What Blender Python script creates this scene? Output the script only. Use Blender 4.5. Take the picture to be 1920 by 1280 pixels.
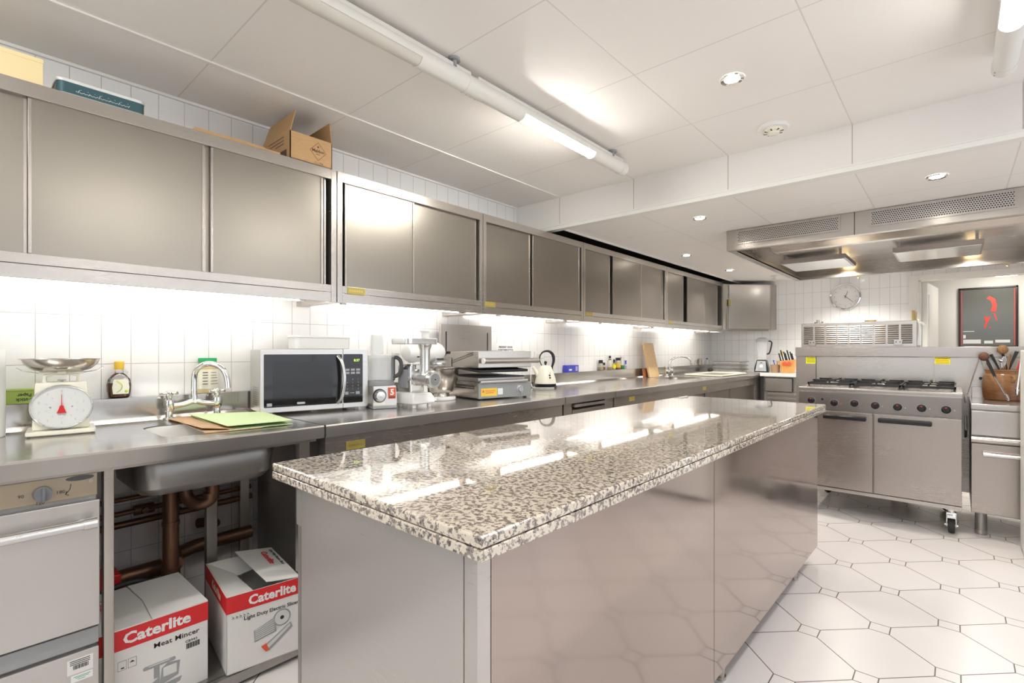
import bpy, bmesh, math, random
from mathutils import Vector, Matrix, Euler
random.seed(7)
for o in list(bpy.data.objects): bpy.data.objects.remove(o)
SC = bpy.context.scene; COL = SC.collection
PI = math.pi
# ---------------------------------------------------------------- camera
F = 940.0; TH = math.atan(831.5/F); SN, CS = math.sin(TH), math.cos(TH); H0 = 656.5; CX = 2.66; CZ = 1.2
cam = bpy.data.cameras.new('camera'); camo = bpy.data.objects.new('camera', cam); COL.objects.link(camo)
cam.sensor_width = 36; cam.lens = 36*F/1920; cam.shift_y = (H0-640)/1920.0; cam.clip_start = .02
camo.location = (CX, 0, CZ); camo.rotation_euler = (PI/2, 0, TH); SC.camera = camo
# ---------------------------------------------------------------- view, world
vs = SC.view_settings; vs.view_transform = 'Standard'; vs.look = 'None'; vs.gamma = 1; vs.use_curve_mapping = False
vs.exposure = 0.42
w = bpy.data.worlds.new('world'); SC.world = w; w.use_nodes = True
w.node_tree.nodes['Background'].inputs[0].default_value = (.78, .88, 1, 1)
w.node_tree.nodes['Background'].inputs[1].default_value = 1.0
# ---------------------------------------------------------------- daylight through the window behind the camera, added soft fill from the right
def area(name, loc, rot, sx, sy, power, color):
    l = bpy.data.lights.new(name, 'AREA'); l.shape = 'RECTANGLE'; l.size = sx; l.size_y = sy; l.energy = power; l.color = color
    o = bpy.data.objects.new(name, l); COL.objects.link(o); o.location = loc; o.rotation_euler = rot; return o
area('window_fill_light', (2.5, -2.56, 1.5), (PI/2, 0, PI), 3.0, 1.5, 60, (.95, .97, 1))
area('window_fill_light', (4.66, 2.4, 1.45), (PI/2, 0, PI/2), 4.6, 1.5, 12, (1, .95, .93))  # added dim fill along the right wall, gives the steel something to reflect
TUBE_STRENGTH = 60.0; UNDER_STRENGTH = 16.0; SPOT_POWER = 11.0

# ---------------------------------------------------------------- measuring helper: pixel of the 1920x1280 photo -> point on a plane
def _d(u, v):
    a = (u-960)/F; return (-SN+a*CS, CS+a*SN, (H0-v)/F)
def onX(X, u, v):
    e = _d(u, v); s = (X-CX)/e[0]; return Vector((X, s*e[1], CZ+s*e[2]))
def onY(Y, u, v):
    e = _d(u, v); s = Y/e[1]; return Vector((CX+s*e[0], Y, CZ+s*e[2]))
def onZ(Z, u, v):
    e = _d(u, v); s = (Z-CZ)/e[2]; return Vector((CX+s*e[0], s*e[1], Z))

# ---------------------------------------------------------------- materials
class NT:
    def __init__(s, name):
        s.m = bpy.data.materials.new(name); s.m.use_nodes = True; s.t = s.m.node_tree; s.b = s.t.nodes['Principled BSDF']
    def n(s, typ, **kw):
        nd = s.t.nodes.new(typ)
        for k, v in kw.items(): setattr(nd, k, v)
        return nd
    def l(s, a, b): s.t.links.new(a, b)
    def set(s, x, v):
        if hasattr(v, 'is_linked'): s.l(v, x)
        else: x.default_value = v
    def math(s, op, a, b=0, c=0):
        nd = s.n('ShaderNodeMath', operation=op); s.set(nd.inputs[0], a); s.set(nd.inputs[1], b); s.set(nd.inputs[2], c); return nd.outputs[0]
    def pos(s):
        g = s.n('ShaderNodeNewGeometry'); x = s.n('ShaderNodeSeparateXYZ'); s.l(g.outputs['Position'], x.inputs[0]); return g.outputs['Position'], x.outputs
    def mix(s, f, a, b):
        nd = s.n('ShaderNodeMix', data_type='RGBA'); s.set(nd.inputs[0], f); s.set(nd.inputs[6], a); s.set(nd.inputs[7], b); return nd.outputs[2]
    def noise(s, vec, scale, detail=3, rough=.5):
        nd = s.n('ShaderNodeTexNoise'); s.l(vec, nd.inputs['Vector']); nd.inputs['Scale'].default_value = scale; nd.inputs['Detail'].default_value = detail; nd.inputs['Roughness'].default_value = rough; return nd.outputs[0]
    def scalev(s, vec, sc):
        nd = s.n('ShaderNodeVectorMath', operation='MULTIPLY'); s.l(vec, nd.inputs[0]); nd.inputs[1].default_value = sc; return nd.outputs[0]
    def ramp(s, f, pts):
        nd = s.n('ShaderNodeValToRGB'); s.l(f, nd.inputs[0]); cr = nd.color_ramp
        while len(cr.elements) < len(pts): cr.elements.new(.5)
        for e, (p, c) in zip(cr.elements, pts): e.position = p; e.color = c if len(c) == 4 else (*c, 1)
        return nd.outputs[0]
    def bump(s, h, strength, dist=.001):
        nd = s.n('ShaderNodeBump'); s.l(h, nd.inputs['Height']); nd.inputs['Strength'].default_value = strength; nd.inputs['Distance'].default_value = dist
        s.l(nd.outputs[0], s.b.inputs['Normal'])
def c4(c): return (*c, 1) if len(c) == 3 else c
def plain(name, col, rough=.5, metal=0.0, **kw):
    t = NT(name); b = t.b; b.inputs['Base Color'].default_value = c4(col); b.inputs['Roughness'].default_value = rough; b.inputs['Metallic'].default_value = metal
    for k, v in kw.items(): b.inputs[k].default_value = v
    return t.m
def emit(name, col, st):
    return plain(name, col, .4, 0, **{'Emission Color': c4(col), 'Emission Strength': st})
def brushed(name, col, rough, stretch=(1.2, 1.2, 45), var=.05, wear=.05, bump=.008):
    t = NT(name); p, x = t.pos(); n1 = t.noise(t.scalev(p, stretch), 6, 4, .6); n2 = t.noise(p, 2.3, 3)
    r = t.math('ADD', t.math('MULTIPLY_ADD', n1, var*2, rough-var), t.math('MULTIPLY_ADD', n2, wear*2, -wear)); t.l(r, t.b.inputs['Roughness'])
    t.l(t.mix(n2, c4([k*.93 for k in col]), c4(col)), t.b.inputs['Base Color']); t.b.inputs['Metallic'].default_value = .84
    t.bump(n1, bump); return t.m
def lined(name, base, line, axes, rough, gap=.003, coat=0, spec=.5, bumpy=.25, darkvar=0):
    """flat material with joints; axes: list of (axis index, period, phase)"""
    t = NT(name); p, x = t.pos(); d = None
    for ax, per, ph in axes:
        k = t.math('PINGPONG', t.math('SUBTRACT', x[ax], ph), per/2)
        d = k if d is None else t.math('MINIMUM', d, k)
    m = t.math('LESS_THAN', d, gap/2)
    t.l(t.mix(m, c4(base), c4(line)), t.b.inputs['Base Color']); t.b.inputs['Roughness'].default_value = rough
    t.b.inputs['Specular IOR Level'].default_value = spec
    h = t.math('MINIMUM', t.math('DIVIDE', d, gap), 1.0); t.bump(h, bumpy, .002)
    return t.m
M = {}
M['steel'] = brushed('brushed_steel', (.52, .48, .44), .25)
M['steel_door'] = brushed('brushed_steel_door', (.33, .30, .262), .30, var=.02, wear=.03)
M['steel_top'] = brushed('worn_steel_top', (.60, .575, .55), .19, (1.2, 1.2, 1.2), .04, .06)
M['steel_range'] = brushed('range_steel', (.46, .41, .375), .26)
M['steel_panel'] = brushed('control_panel_steel', (.30, .27, .25), .3)
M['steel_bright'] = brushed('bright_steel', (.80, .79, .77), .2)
M['steel_up'] = brushed('upstand_steel', (.50, .48, .455), .14, (1.2, 1.2, 60), .03, .03)
M['steel_pol'] = brushed('polished_steel', (.46, .385, .35), .10, (90, 1.2, 1.2), .03, .04, .008)
M['steel_end'] = brushed('satin_steel', (.62, .60, .575), .3, (1.2, 1.2, 60), .04, .05)
M['steel_dk'] = brushed('dull_steel', (.40, .385, .365), .38)
M['chrome'] = plain('chrome', (.8, .8, .8), .07, 1)
M['alu'] = plain('cast_aluminium', (.72, .72, .71), .27, 1)
M['steel_bowl'] = plain('bowl_steel', (.62, .58, .53), .2, 1)
M['copper'] = plain('old_copper_pipe', (.22, .12, .075), .42, .75)
M['brass'] = plain('brass', (.62, .46, .16), .35, .8)
M['brasslabel'] = plain('engraved_brass', (.46, .38, .10), .42, .4)
M['white'] = plain('white_paint', (.84, .83, .80), .4)
M['beige'] = plain('beige_wall', (.42, .39, .36), .5)
M['whitegloss'] = plain('white_enamel', (.86, .86, .84), .14)
M['whiteplastic'] = plain('white_plastic', (.80, .79, .78), .3)
M['cream'] = plain('cream_enamel', (.80, .78, .66), .22)
M['black'] = plain('black_plastic', (.012, .012, .013), .3)
M['window'] = plain('dark_window', (.006, .006, .006), .12)
M['charcoal'] = plain('charcoal_plastic', (.07, .072, .078), .4)
M['midgrey'] = plain('mid_grey_plastic', (.16, .165, .175), .4)
M['tan'] = plain('champagne_panel', (.37, .305, .22), .35, .3)
M['blackmatt'] = plain('cast_iron', (.018, .018, .02), .5)
M['blackglass'] = plain('black_glass', (.012, .012, .013), .05)
M['dark'] = plain('dark_recess', (.03, .026, .024), .7)
M['gap'] = plain('shadow_gap', (.05, .045, .04), .8)
M['rubber'] = plain('black_rubber', (.03, .03, .03), .6)
M['grey'] = plain('grey_plastic', (.33, .34, .35), .45)
M['greypanel'] = plain('grey_enamel', (.27, .28, .28), .35, .3)
M['red'] = plain('red_card', (.70, .025, .03), .45)
M['redplastic'] = plain('red_plastic', (.6, .02, .02), .35)
M['orange'] = plain('orange_sticker', (.72, .11, .05), .4)
M['green'] = plain('green_plastic', (.02, .40, .13), .35)
M['limegreen'] = plain('lime_card', (.36, .50, .10), .45)
M['greenpaper'] = plain('pale_green_paper', (.60, .74, .42), .7)
M['yellow'] = plain('yellow_cap', (.80, .52, .05), .35)
M['yellowlabel'] = plain('yellow_sticker', (.83, .80, .02), .45)
M['amberlabel'] = plain('amber_sticker', (.72, .50, .06), .45)
M['creamcard'] = plain('cream_card', (.80, .66, .36), .6)
M['blue'] = plain('blue_card', (.06, .07, .55), .45)
M['teal'] = plain('teal_tin', (.05, .115, .135), .3, .2)
M['tinwhite'] = plain('tin_lid', (.74, .76, .74), .25, .2)
M['print'] = plain('black_print', (.03, .03, .03), .5)
M['whiteprint'] = plain('white_print', (.85, .85, .85), .5)
M['greyprint'] = plain('grey_print', (.38, .38, .40), .5)
M['card'] = plain('white_card', (.80, .79, .77), .45)
M['glass'] = plain('clear_glass', (1, 1, 1), .02, 0, **{'Transmission Weight': 1.0, 'IOR': 1.45})
M['clearplastic'] = plain('clear_plastic', (.88, .91, .93), .06, 0, **{'Alpha': .32})
M['frost'] = plain('frosted_plastic', (.90, .90, .89), .35, 0, **{'Alpha': .72})
M['syrup'] = plain('dark_syrup', (.10, .02, .008), .08, 0, **{'Coat Weight': .6})
M['labelgreen'] = plain('label_green', (.45, .65, .05), .5)
M['sand'] = plain('ground_spice', (.62, .50, .28), .6)
M['redbrown'] = plain('brown_spice', (.35, .13, .05), .6)
M['posterbg'] = plain('poster_grey', (.15, .155, .145), .12)
M['posterred'] = plain('poster_red', (.85, .07, .05), .4)
M['frameblk'] = plain('dark_frame', (.035, .02, .022), .3)
M['tube'] = emit('lit_tube', (1, .97, .91), TUBE_STRENGTH)
M['tube_cooker_side'] = emit('lit_tube_cooker_side', (1, .97, .91), TUBE_STRENGTH*.72)
M['tube_island_side'] = emit('lit_tube_island_side', (1, .97, .91), TUBE_STRENGTH*1.45)
M['undertube'] = emit('lit_under_tube', (1, .965, .90), UNDER_STRENGTH)
M['bulb'] = emit('lit_bulb', (1, .95, .85), 30)
M['warmbulb'] = emit('warm_bulb', (1, .74, .36), 9)
M['lens'] = plain('unlit_diffuser', (.66, .64, .57), .35)
M['batten'] = plain('batten_white', (.78, .77, .73), .3)
M['display'] = emit('display_digits', (.55, .9, .1), 1.2)
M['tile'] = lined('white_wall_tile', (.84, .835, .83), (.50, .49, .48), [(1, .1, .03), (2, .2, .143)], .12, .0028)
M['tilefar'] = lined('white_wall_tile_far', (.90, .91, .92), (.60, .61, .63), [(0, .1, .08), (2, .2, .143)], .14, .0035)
M['ceil'] = lined('ceiling_panel', (.88, .855, .825), (.70, .67, .64), [(0, .612, .43), (1, .604, .70)], .33, .005, spec=.35)
M['bulk'] = lined('bulkhead_panel', (.82, .80, .77), (.50, .47, .44), [(0, .612, .43)], .3, .005)
def wood(name, a, b, sc=(3, 3, 40), s=3):
    t = NT(name); p, x = t.pos(); n = t.noise(t.scalev(p, sc), s, 5, .6); t.l(t.ramp(n, [(.3, c4(a)), (.7, c4(b))]), t.b.inputs['Base Color']); t.b.inputs['Roughness'].default_value = .5; return t.m
M['wood'] = wood('pale_wood', (.50, .32, .15), (.66, .47, .26), (40, 40, 3))
M['woodorange'] = wood('orange_wood', (.55, .24, .06), (.72, .38, .12), (30, 30, 4))
M['wooddark'] = wood('dark_wood', (.09, .035, .015), (.17, .08, .035), (40, 40, 6))
M['woodmid'] = wood('spoon_wood', (.18, .085, .03), (.34, .17, .06), (40, 40, 6))
M['kraft'] = wood('kraft_card', (.50, .30, .13), (.56, .35, .16), (6, 6, 60), 4)
M['brownpaper'] = wood('brown_paper', (.50, .31, .16), (.58, .38, .21), (6, 6, 30), 3)
M['cork'] = wood('cork', (.35, .20, .12), (.45, .28, .17), (60, 60, 60), 3)
def stoneware():
    t = NT('stoneware'); p, x = t.pos(); n = t.noise(t.scalev(p, (8, 8, 40)), 2, 4); z = t.math('MULTIPLY_ADD', x[2], 2.4, -2.1)
    t.l(t.ramp(t.math('ADD', t.math('MULTIPLY', n, .45), z), [(.2, (.15, .06, .022)), (.6, (.30, .15, .065)), (.9, (.38, .22, .11))]), t.b.inputs['Base Color']); t.b.inputs['Roughness'].default_value = .25; return t.m
M['crock'] = stoneware()
def granite():
    t = NT('speckled_granite'); p, x = t.pos()
    n1 = t.noise(p, 95, 4, .62); n2 = t.noise(t.scalev(p, (1, 1, 1)), 150, 3, .7)
    v = t.n('ShaderNodeTexVoronoi'); t.l(p, v.inputs['Vector']); v.inputs['Scale'].default_value = 150
    base = t.mix(n2, (.80, .72, .60, 1), (.66, .58, .48, 1))
    br = t.ramp(n1, [(.488, (0, 0, 0)), (.535, (1, 1, 1))])
    c = t.mix(br, base, (.26, .215, .185, 1))
    dk = t.ramp(t.math('ADD', t.math('MULTIPLY', n1, .5), t.math('MULTIPLY', n2, .5)), [(.558, (0, 0, 0)), (.588, (1, 1, 1))])
    c = t.mix(dk, c, (.07, .062, .062, 1))
    wt = t.ramp(v.outputs['Color'], [(.80, (0, 0, 0)), (.84, (1, 1, 1))]); c2 = t.mix(t.math('MULTIPLY', wt, .5), c, (.86, .80, .70, 1))
    t.l(c2, t.b.inputs['Base Color']); t.b.inputs['Roughness'].default_value = .035; t.b.inputs['Specular IOR Level'].default_value = .8; t.b.inputs['Coat Weight'].default_value = 1.0; t.b.inputs['Coat IOR'].default_value = 1.7; t.b.inputs['Coat Roughness'].default_value = .03
    return t.m
M['granite'] = granite()
def floor_mat():
    t = NT('octagon_floor_tile'); p, x = t.pos(); P = .2245; X0, Y0 = 2.19, 2.90; r2 = math.sqrt(2)
    dx = t.math('SUBTRACT', x[0], X0); dy = t.math('SUBTRACT', x[1], Y0)
    d1 = t.math('PINGPONG', t.math('DIVIDE', t.math('SUBTRACT', dx, dy), r2), P/r2)
    d2 = t.math('PINGPONG', t.math('DIVIDE', t.math('ADD', dx, dy), r2), P/r2)
    mm = t.math('DIVIDE', t.math('ADD', d1, d2), r2)
    g = .0042
    a = t.math('SUBTRACT', mm, .036)
    edge = t.math('LESS_THAN', t.math('ABSOLUTE', a), g/2)
    dg = t.math('MULTIPLY', t.math('LESS_THAN', t.math('MINIMUM', d1, d2), g/2), t.math('GREATER_THAN', a, 0))
    m = t.math('MAXIMUM', edge, dg); n = t.noise(p, 3, 3)
    t.l(t.mix(m, t.mix(n, (.71, .675, .67, 1), (.75, .72, .71, 1)), (.09, .06, .055, 1)), t.b.inputs['Base Color']); t.b.inputs['Roughness'].default_value = .3
    t.bump(t.math('SUBTRACT', 1.0, m), .2, .001); return t.m
M['floor'] = floor_mat()
def perforated():
    t = NT('perforated_steel'); p, x = t.pos(); s = 1/.012
    r = t.math('ROUND', t.math('MULTIPLY', x[2], s)); sh = t.math('MULTIPLY', t.math('PINGPONG', r, 1.0), .5)
    fx = t.math('PINGPONG', t.math('ADD', t.math('MULTIPLY', x[0], s), sh), .5); fz = t.math('PINGPONG', t.math('MULTIPLY', x[2], s), .5)
    d = t.math('SQRT', t.math('ADD', t.math('MULTIPLY', fx, fx), t.math('MULTIPLY', fz, fz)))
    h = t.math('LESS_THAN', d, .34)
    t.l(t.mix(h, (.58, .54, .51, 1), (.02, .02, .02, 1)), t.b.inputs['Base Color']); t.l(t.math('SUBTRACT', 1.0, h), t.b.inputs['Metallic']); t.b.inputs['Roughness'].default_value = .35; return t.m
M['perf'] = perforated()

# ---------------------------------------------------------------- mesh builder
class MB:
    def __init__(s): s.b = bmesh.new()
    def _add(s, verts, faces):
        vs_ = [s.b.verts.new(v) for v in verts]
        for f in faces:
            try: s.b.faces.new([vs_[i] for i in f])
            except ValueError: pass
        return vs_
    def box(s, x0, x1, y0, y1, z0, z1, bev=0, seg=2):
        x0, x1 = min(x0, x1), max(x0, x1); y0, y1 = min(y0, y1), max(y0, y1); z0, z1 = min(z0, z1), max(z0, z1)
        t = bmesh.new()
        v = [t.verts.new(c) for c in ((x0,y0,z0),(x1,y0,z0),(x1,y1,z0),(x0,y1,z0),(x0,y0,z1),(x1,y0,z1),(x1,y1,z1),(x0,y1,z1))]
        for f in ((0,3,2,1),(4,5,6,7),(0,1,5,4),(1,2,6,5),(2,3,7,6),(3,0,4,7)): t.faces.new([v[i] for i in f])
        if bev > 0: bmesh.ops.bevel(t, geom=list(t.edges), offset=bev, segments=seg, affect='EDGES', profile=.5)
        s.merge(t); return s
    def merge(s, t, mat=None):
        t.verts.index_update(); base = [s.b.verts.new(mat @ v.co if mat else v.co) for v in t.verts]
        for f in t.faces:
            try: s.b.faces.new([base[v.index] for v in f.verts])
            except ValueError: pass
        t.free()
    def xform(s, mat, start=0):
        s.b.verts.ensure_lookup_table()
        for v in list(s.b.verts)[start:]: v.co = mat @ v.co
        return s
    def prism(s, pts, vec, bev=0, seg=2):
        """closed polygon (3d points) pushed along vec"""
        t = bmesh.new(); vec = Vector(vec); n = len(pts)
        a = [t.verts.new(Vector(p)) for p in pts]; c = [t.verts.new(Vector(p)+vec) for p in pts]
        t.faces.new(a[::-1]); t.faces.new(c)
        for i in range(n): t.faces.new((a[i], a[(i+1) % n], c[(i+1) % n], c[i]))
        bmesh.ops.recalc_face_normals(t, faces=t.faces)
        if bev > 0: bmesh.ops.bevel(t, geom=list(t.edges), offset=bev, segments=seg, affect='EDGES', profile=.5)
        s.merge(t); return s
    def cyl(s, p0, p1, r0, r1=None, n=24, cap=True):
        r1 = r0 if r1 is None else r1; p0, p1 = Vector(p0), Vector(p1); ax = (p1-p0).normalized()
        q = ax.to_track_quat('Z', 'Y'); vs_ = []
        for p, r in ((p0, r0), (p1, r1)):
            for i in range(n): vs_.append(p + q @ Vector((r*math.cos(2*PI*i/n), r*math.sin(2*PI*i/n), 0)))
        fs = [(i, (i+1) % n, n+(i+1) % n, n+i) for i in range(n)]
        if cap: fs += [tuple(range(n))[::-1], tuple(range(n, 2*n))]
        s._add(vs_, fs); return s
    def lathe(s, prof, c=(0, 0, 0), n=32, sx=1, sy=1, axis=None, cap=True):
        """prof: list of (r, h)"""
        c = Vector(c); q = Vector(axis).to_track_quat('Z', 'Y') if axis else None; vs_ = []; fs = []
        for r, h in prof:
            for i in range(n):
                v = Vector((sx*r*math.cos(2*PI*i/n), sy*r*math.sin(2*PI*i/n), h)); vs_.append(c + (q @ v if q else v))
        for k in range(len(prof)-1):
            for i in range(n): j = (i+1) % n; fs.append((k*n+i, k*n+j, (k+1)*n+j, (k+1)*n+i))
        if cap:
            if prof[0][0] > 1e-5: fs.append(tuple(range(n))[::-1])
            if prof[-1][0] > 1e-5: fs.append(tuple(range((len(prof)-1)*n, len(prof)*n)))
        s._add(vs_, fs); return s
    def tube(s, pts, r, n=12, smooth=0, rads=None, flat=None):
        pts = [Vector(p) for p in pts]
        for _ in range(smooth):
            q = [pts[0]]; rr = [rads[0]] if rads else None
            for i in range(len(pts)-1):
                q += [pts[i].lerp(pts[i+1], .25), pts[i].lerp(pts[i+1], .75)]
                if rads: rr += [rads[i]*.75+rads[i+1]*.25, rads[i]*.25+rads[i+1]*.75]
            q.append(pts[-1]); pts = q
            if rads: rr.append(rads[-1]); rads = rr
        vs_ = []; fs = []; up = None; m = len(pts)
        for i, p in enumerate(pts):
            d = (pts[min(i+1, m-1)]-pts[max(i-1, 0)]).normalized()
            if up is None: up = d.orthogonal().normalized()
            up = (up - d*up.dot(d)); up = up.normalized() if up.length > 1e-6 else d.orthogonal().normalized()
            sd = d.cross(up); ri = rads[i] if rads else r
            for k in range(n):
                a = 2*PI*k/n; vs_.append(p + (up*math.cos(a) + sd*math.sin(a)*(flat or 1))*ri)
        for i in range(m-1):
            for k in range(n): j = (k+1) % n; fs.append((i*n+k, i*n+j, (i+1)*n+j, (i+1)*n+k))
        fs += [tuple(range(n))[::-1], tuple(range((m-1)*n, m*n))]
        s._add(vs_, fs); return s
    def sphere(s, c, r, sx=1, sy=1, sz=1, n=24, mat=None):
        t = bmesh.new(); bmesh.ops.create_uvsphere(t, u_segments=n, v_segments=n//2, radius=r)
        for v in t.verts: v.co = Vector((v.co.x*sx, v.co.y*sy, v.co.z*sz))
        s.merge(t, (mat or Matrix.Translation(Vector(c)))); return s
    def text(s, body, o, right, up, size, ext=.0004, align='LEFT', bold=0, sx=1):
        cu = bpy.data.curves.new('t', 'FONT'); cu.body = body; cu.size = size; cu.extrude = ext; cu.align_x = align; cu.offset = bold; cu.resolution_u = 2
        ob = bpy.data.objects.new('t', cu); COL.objects.link(ob); dg = bpy.context.evaluated_depsgraph_get(); dg.update()
        me = bpy.data.meshes.new_from_object(ob.evaluated_get(dg)); t = bmesh.new(); t.from_mesh(me)
        R = Vector(right).normalized(); U = Vector(up).normalized(); N = R.cross(U)
        m = Matrix(((R.x*sx, U.x, N.x, o[0]), (R.y*sx, U.y, N.y, o[1]), (R.z*sx, U.z, N.z, o[2]), (0, 0, 0, 1)))
        s.merge(t, m); bpy.data.objects.remove(ob); bpy.data.meshes.remove(me); bpy.data.curves.remove(cu); return s
def tag(o, label, cat, group=None):
    o['label'] = label; o['category'] = cat
    if group: o['group'] = group
    return o
def origin(o):
    p = Vector((0, 0, 0))
    while o is not None: p += o.location; o = o.parent
    return p
def obj(name, mb, mat, parent=None, loc=None, world=False, rotz=0, sharp=32):
    """one mesh object. world=True: verts are in world coordinates, moved to the parent's frame (or own base)."""
    me = bpy.data.meshes.new(name); b = mb.b
    bmesh.ops.recalc_face_normals(b, faces=b.faces)
    off = Vector((0, 0, 0))
    if world and parent is not None: off = origin(parent)
    elif world and loc is None:
        xs = [v.co.x for v in b.verts]; ys = [v.co.y for v in b.verts]; zs = [v.co.z for v in b.verts]
        loc = Vector(((min(xs)+max(xs))/2, (min(ys)+max(ys))/2, min(zs)))
        off = loc
    elif world: off = Vector(loc)
    if off.length > 0:
        for v in b.verts: v.co -= off
    b.to_mesh(me); b.free()
    for p in me.polygons: p.use_smooth = True
    me.set_sharp_from_angle(angle=math.radians(sharp))
    me.materials.append(M[mat] if isinstance(mat, str) else mat)
    o = bpy.data.objects.new(name, me); COL.objects.link(o)
    wn = o.modifiers.new('weighted', 'WEIGHTED_NORMAL'); wn.keep_sharp = True; wn.weight = 50
    if parent is not None: o.parent = parent
    elif loc is not None: o.location = loc; o.rotation_euler = (0, 0, rotz)
    return o
def thing(name, label, cat, loc=(0, 0, 0), rotz=0, group=None):
    o = bpy.data.objects.new(name, None); o.empty_display_size = .1; COL.objects.link(o); o.location = loc; o.rotation_euler = (0, 0, rotz)
    return tag(o, label, cat, group)
def struct(name, mb, mat, parent=None):
    o = obj(name, mb, mat, parent, world=True, loc=(0, 0, 0) if parent is None else None)
    if parent is None: o['kind'] = 'structure'
    return o
def dup(o, parent=None, loc=None, rotz=None, label=None):
    c = o.copy(); COL.objects.link(c)
    if parent is not None: c.parent = parent
    if loc is not None: c.location = loc
    if rotz is not None: c.rotation_euler = (0, 0, rotz)
    if label: c['label'] = label
    for ch in list(o.children): dup(ch, c)
    return c
def B(*a, **k): return MB().box(*a, **k)
XR, XU = (0, 1, 0), (0, 0, 1)       # writing on faces that look towards +x
YR = (1, 0, 0)                       # writing on faces that look towards -y
# ================================================================ SETTING
ZC, ZL = 2.35, 2.125     # high and low ceiling
struct('floor', B(-.1, 5.0, -2.6, 9.6, -.08, 0), 'floor')
struct('wall_left', B(-.12, 0, -2.6, 7.52, 0, 2.5), 'tile')
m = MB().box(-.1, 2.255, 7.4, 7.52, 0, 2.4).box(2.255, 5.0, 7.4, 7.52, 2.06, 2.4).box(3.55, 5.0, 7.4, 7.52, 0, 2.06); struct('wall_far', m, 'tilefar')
m = MB().box(4.8, 4.92, -2.6, 9.6, 0, .7).box(4.8, 4.92, -2.6, 9.6, 2.2, 2.5).box(4.8, 4.92, -2.6, 0, .7, 2.2).box(4.8, 4.92, 4.8, 9.6, .7, 2.2); struct('wall_right', m, 'beige')
m = MB().box(-.1, 4.92, -2.72, -2.6, 0, .75).box(-.1, 4.92, -2.72, -2.6, 2.25, 2.5).box(-.1, 1.0, -2.72, -2.6, .75, 2.25).box(4.0, 4.92, -2.72, -2.6, .75, 2.25); struct('wall_back', m, 'white')
m = MB()
for a in (1.0, 1.96, 3.96): m.box(a, a+.04, -2.68, -2.63, .75, 2.25)
m.box(1.0, 4.0, -2.68, -2.63, .75, .8).box(1.0, 4.0, -2.68, -2.63, 2.2, 2.25).box(2.96, 3.0, -2.68, -2.63, .8, 2.2); struct('window_1', m, 'white')
m = MB()  # added unseen window frame that goes with the right-hand fill
for a in (0, 1.58, 3.16, 4.76): m.box(4.84, 4.88, a, a+.04, .7, 2.2)
m.box(4.84, 4.88, 0, 4.8, .7, .75).box(4.84, 4.88, 0, 4.8, 2.15, 2.2); struct('added_window_2', m, 'white')
struct('ceiling', B(0, 4.92, -2.6, 3.11, ZC, ZC+.1), 'ceil')
struct('ceiling', B(.43, 4.92, 3.10, 7.5, ZL, ZL+.08), 'ceil')
struct('ceiling', B(0, 4.92, 7.52, 9.6, 2.12, 2.2), 'white')
m = B(0, 4.92, 3.062, 3.10, ZL-.0, ZC); struct('trim_1', m, 'bulk')
m = MB().box(.0, 4.92, 3.05, 3.062, 2.137, 2.145).box(.0, 4.92, 3.056, 3.12, ZL-.012, 2.137); struct('trim_2', m, 'white')
struct('trim_3', MB().box(.425, .44, 3.10, 7.3, ZL-.012, ZL+.25), 'white')
struct('trim_4', MB().box(0, .43, 3.10, 7.4, 2.20, 2.22), 'gap')
m = MB().box(.425, .44, -2.6, 3.06, ZC-.006, ZC).box(.0, .012, -2.6, 3.06, ZC-.012, ZC); struct('trim_5', m, 'white')
# doorway, its frame, leaf and the passage beyond
fr = struct('door_1', MB().box(2.255, 2.342, 7.36, 7.52, 0, 2.055, bev=.004).box(2.27, 2.33, 7.345, 7.37, 0, 2.05).box(2.342, 3.55, 7.37, 7.52, 1.995, 2.06, bev=.004).box(2.342, 2.362, 7.40, 7.52, 0, 1.99), 'white')
leaf = thing('door', 'white door standing open into the passage behind the cooking range', 'door', (2.37, 7.53, 0), math.radians(-5)); leaf.rotation_euler = (0, 0, math.radians(-6))
obj('leaf', B(0, .045, 0, .80, .005, 1.985, bev=.002), 'white', leaf)
m = MB().box(.0455, .05, .1, .7, 1.1, 1.85, bev=.002).box(.0455, .05, .1, .7, .15, .95, bev=.002); obj('raised_panel', m, 'white', leaf)
m = MB().box(2.285, 2.302, 7.335, 7.347, 1.53, 1.655).cyl((2.305, 7.33, 1.53), (2.305, 7.33, 1.655), .005); obj('brass_hinge', m, 'brass', fr, world=True)
m = MB().box(2.325, 2.332, 7.33, 7.345, 1.53, 1.64).cyl((2.335, 7.325, 1.535), (2.345, 7.30, 1.545), .006); obj('brass_hinge', m, 'brass', fr, world=True)
struct('wall_beyond', MB().box(1.5, 5.0, 8.6, 8.7, 0, 2.3), 'white')
struct('wall_passage', MB().box(2.1, 2.2, 7.52, 8.6, 0, 2.3), 'white')
t = thing('passage_fill_light', 'added ceiling light that brightens the passage beyond the doorway', 'light', (3.1, 8.05, 2.05))  # added lamp to brighten the passage
obj('diffuser', MB().lathe([(0, 0), (.11, .008), (.14, .03), (.14, .045)], n=32), 'bulb', t); obj('base', MB().lathe([(.15, .045), (.15, .07)], n=32), 'white', t)

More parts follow.
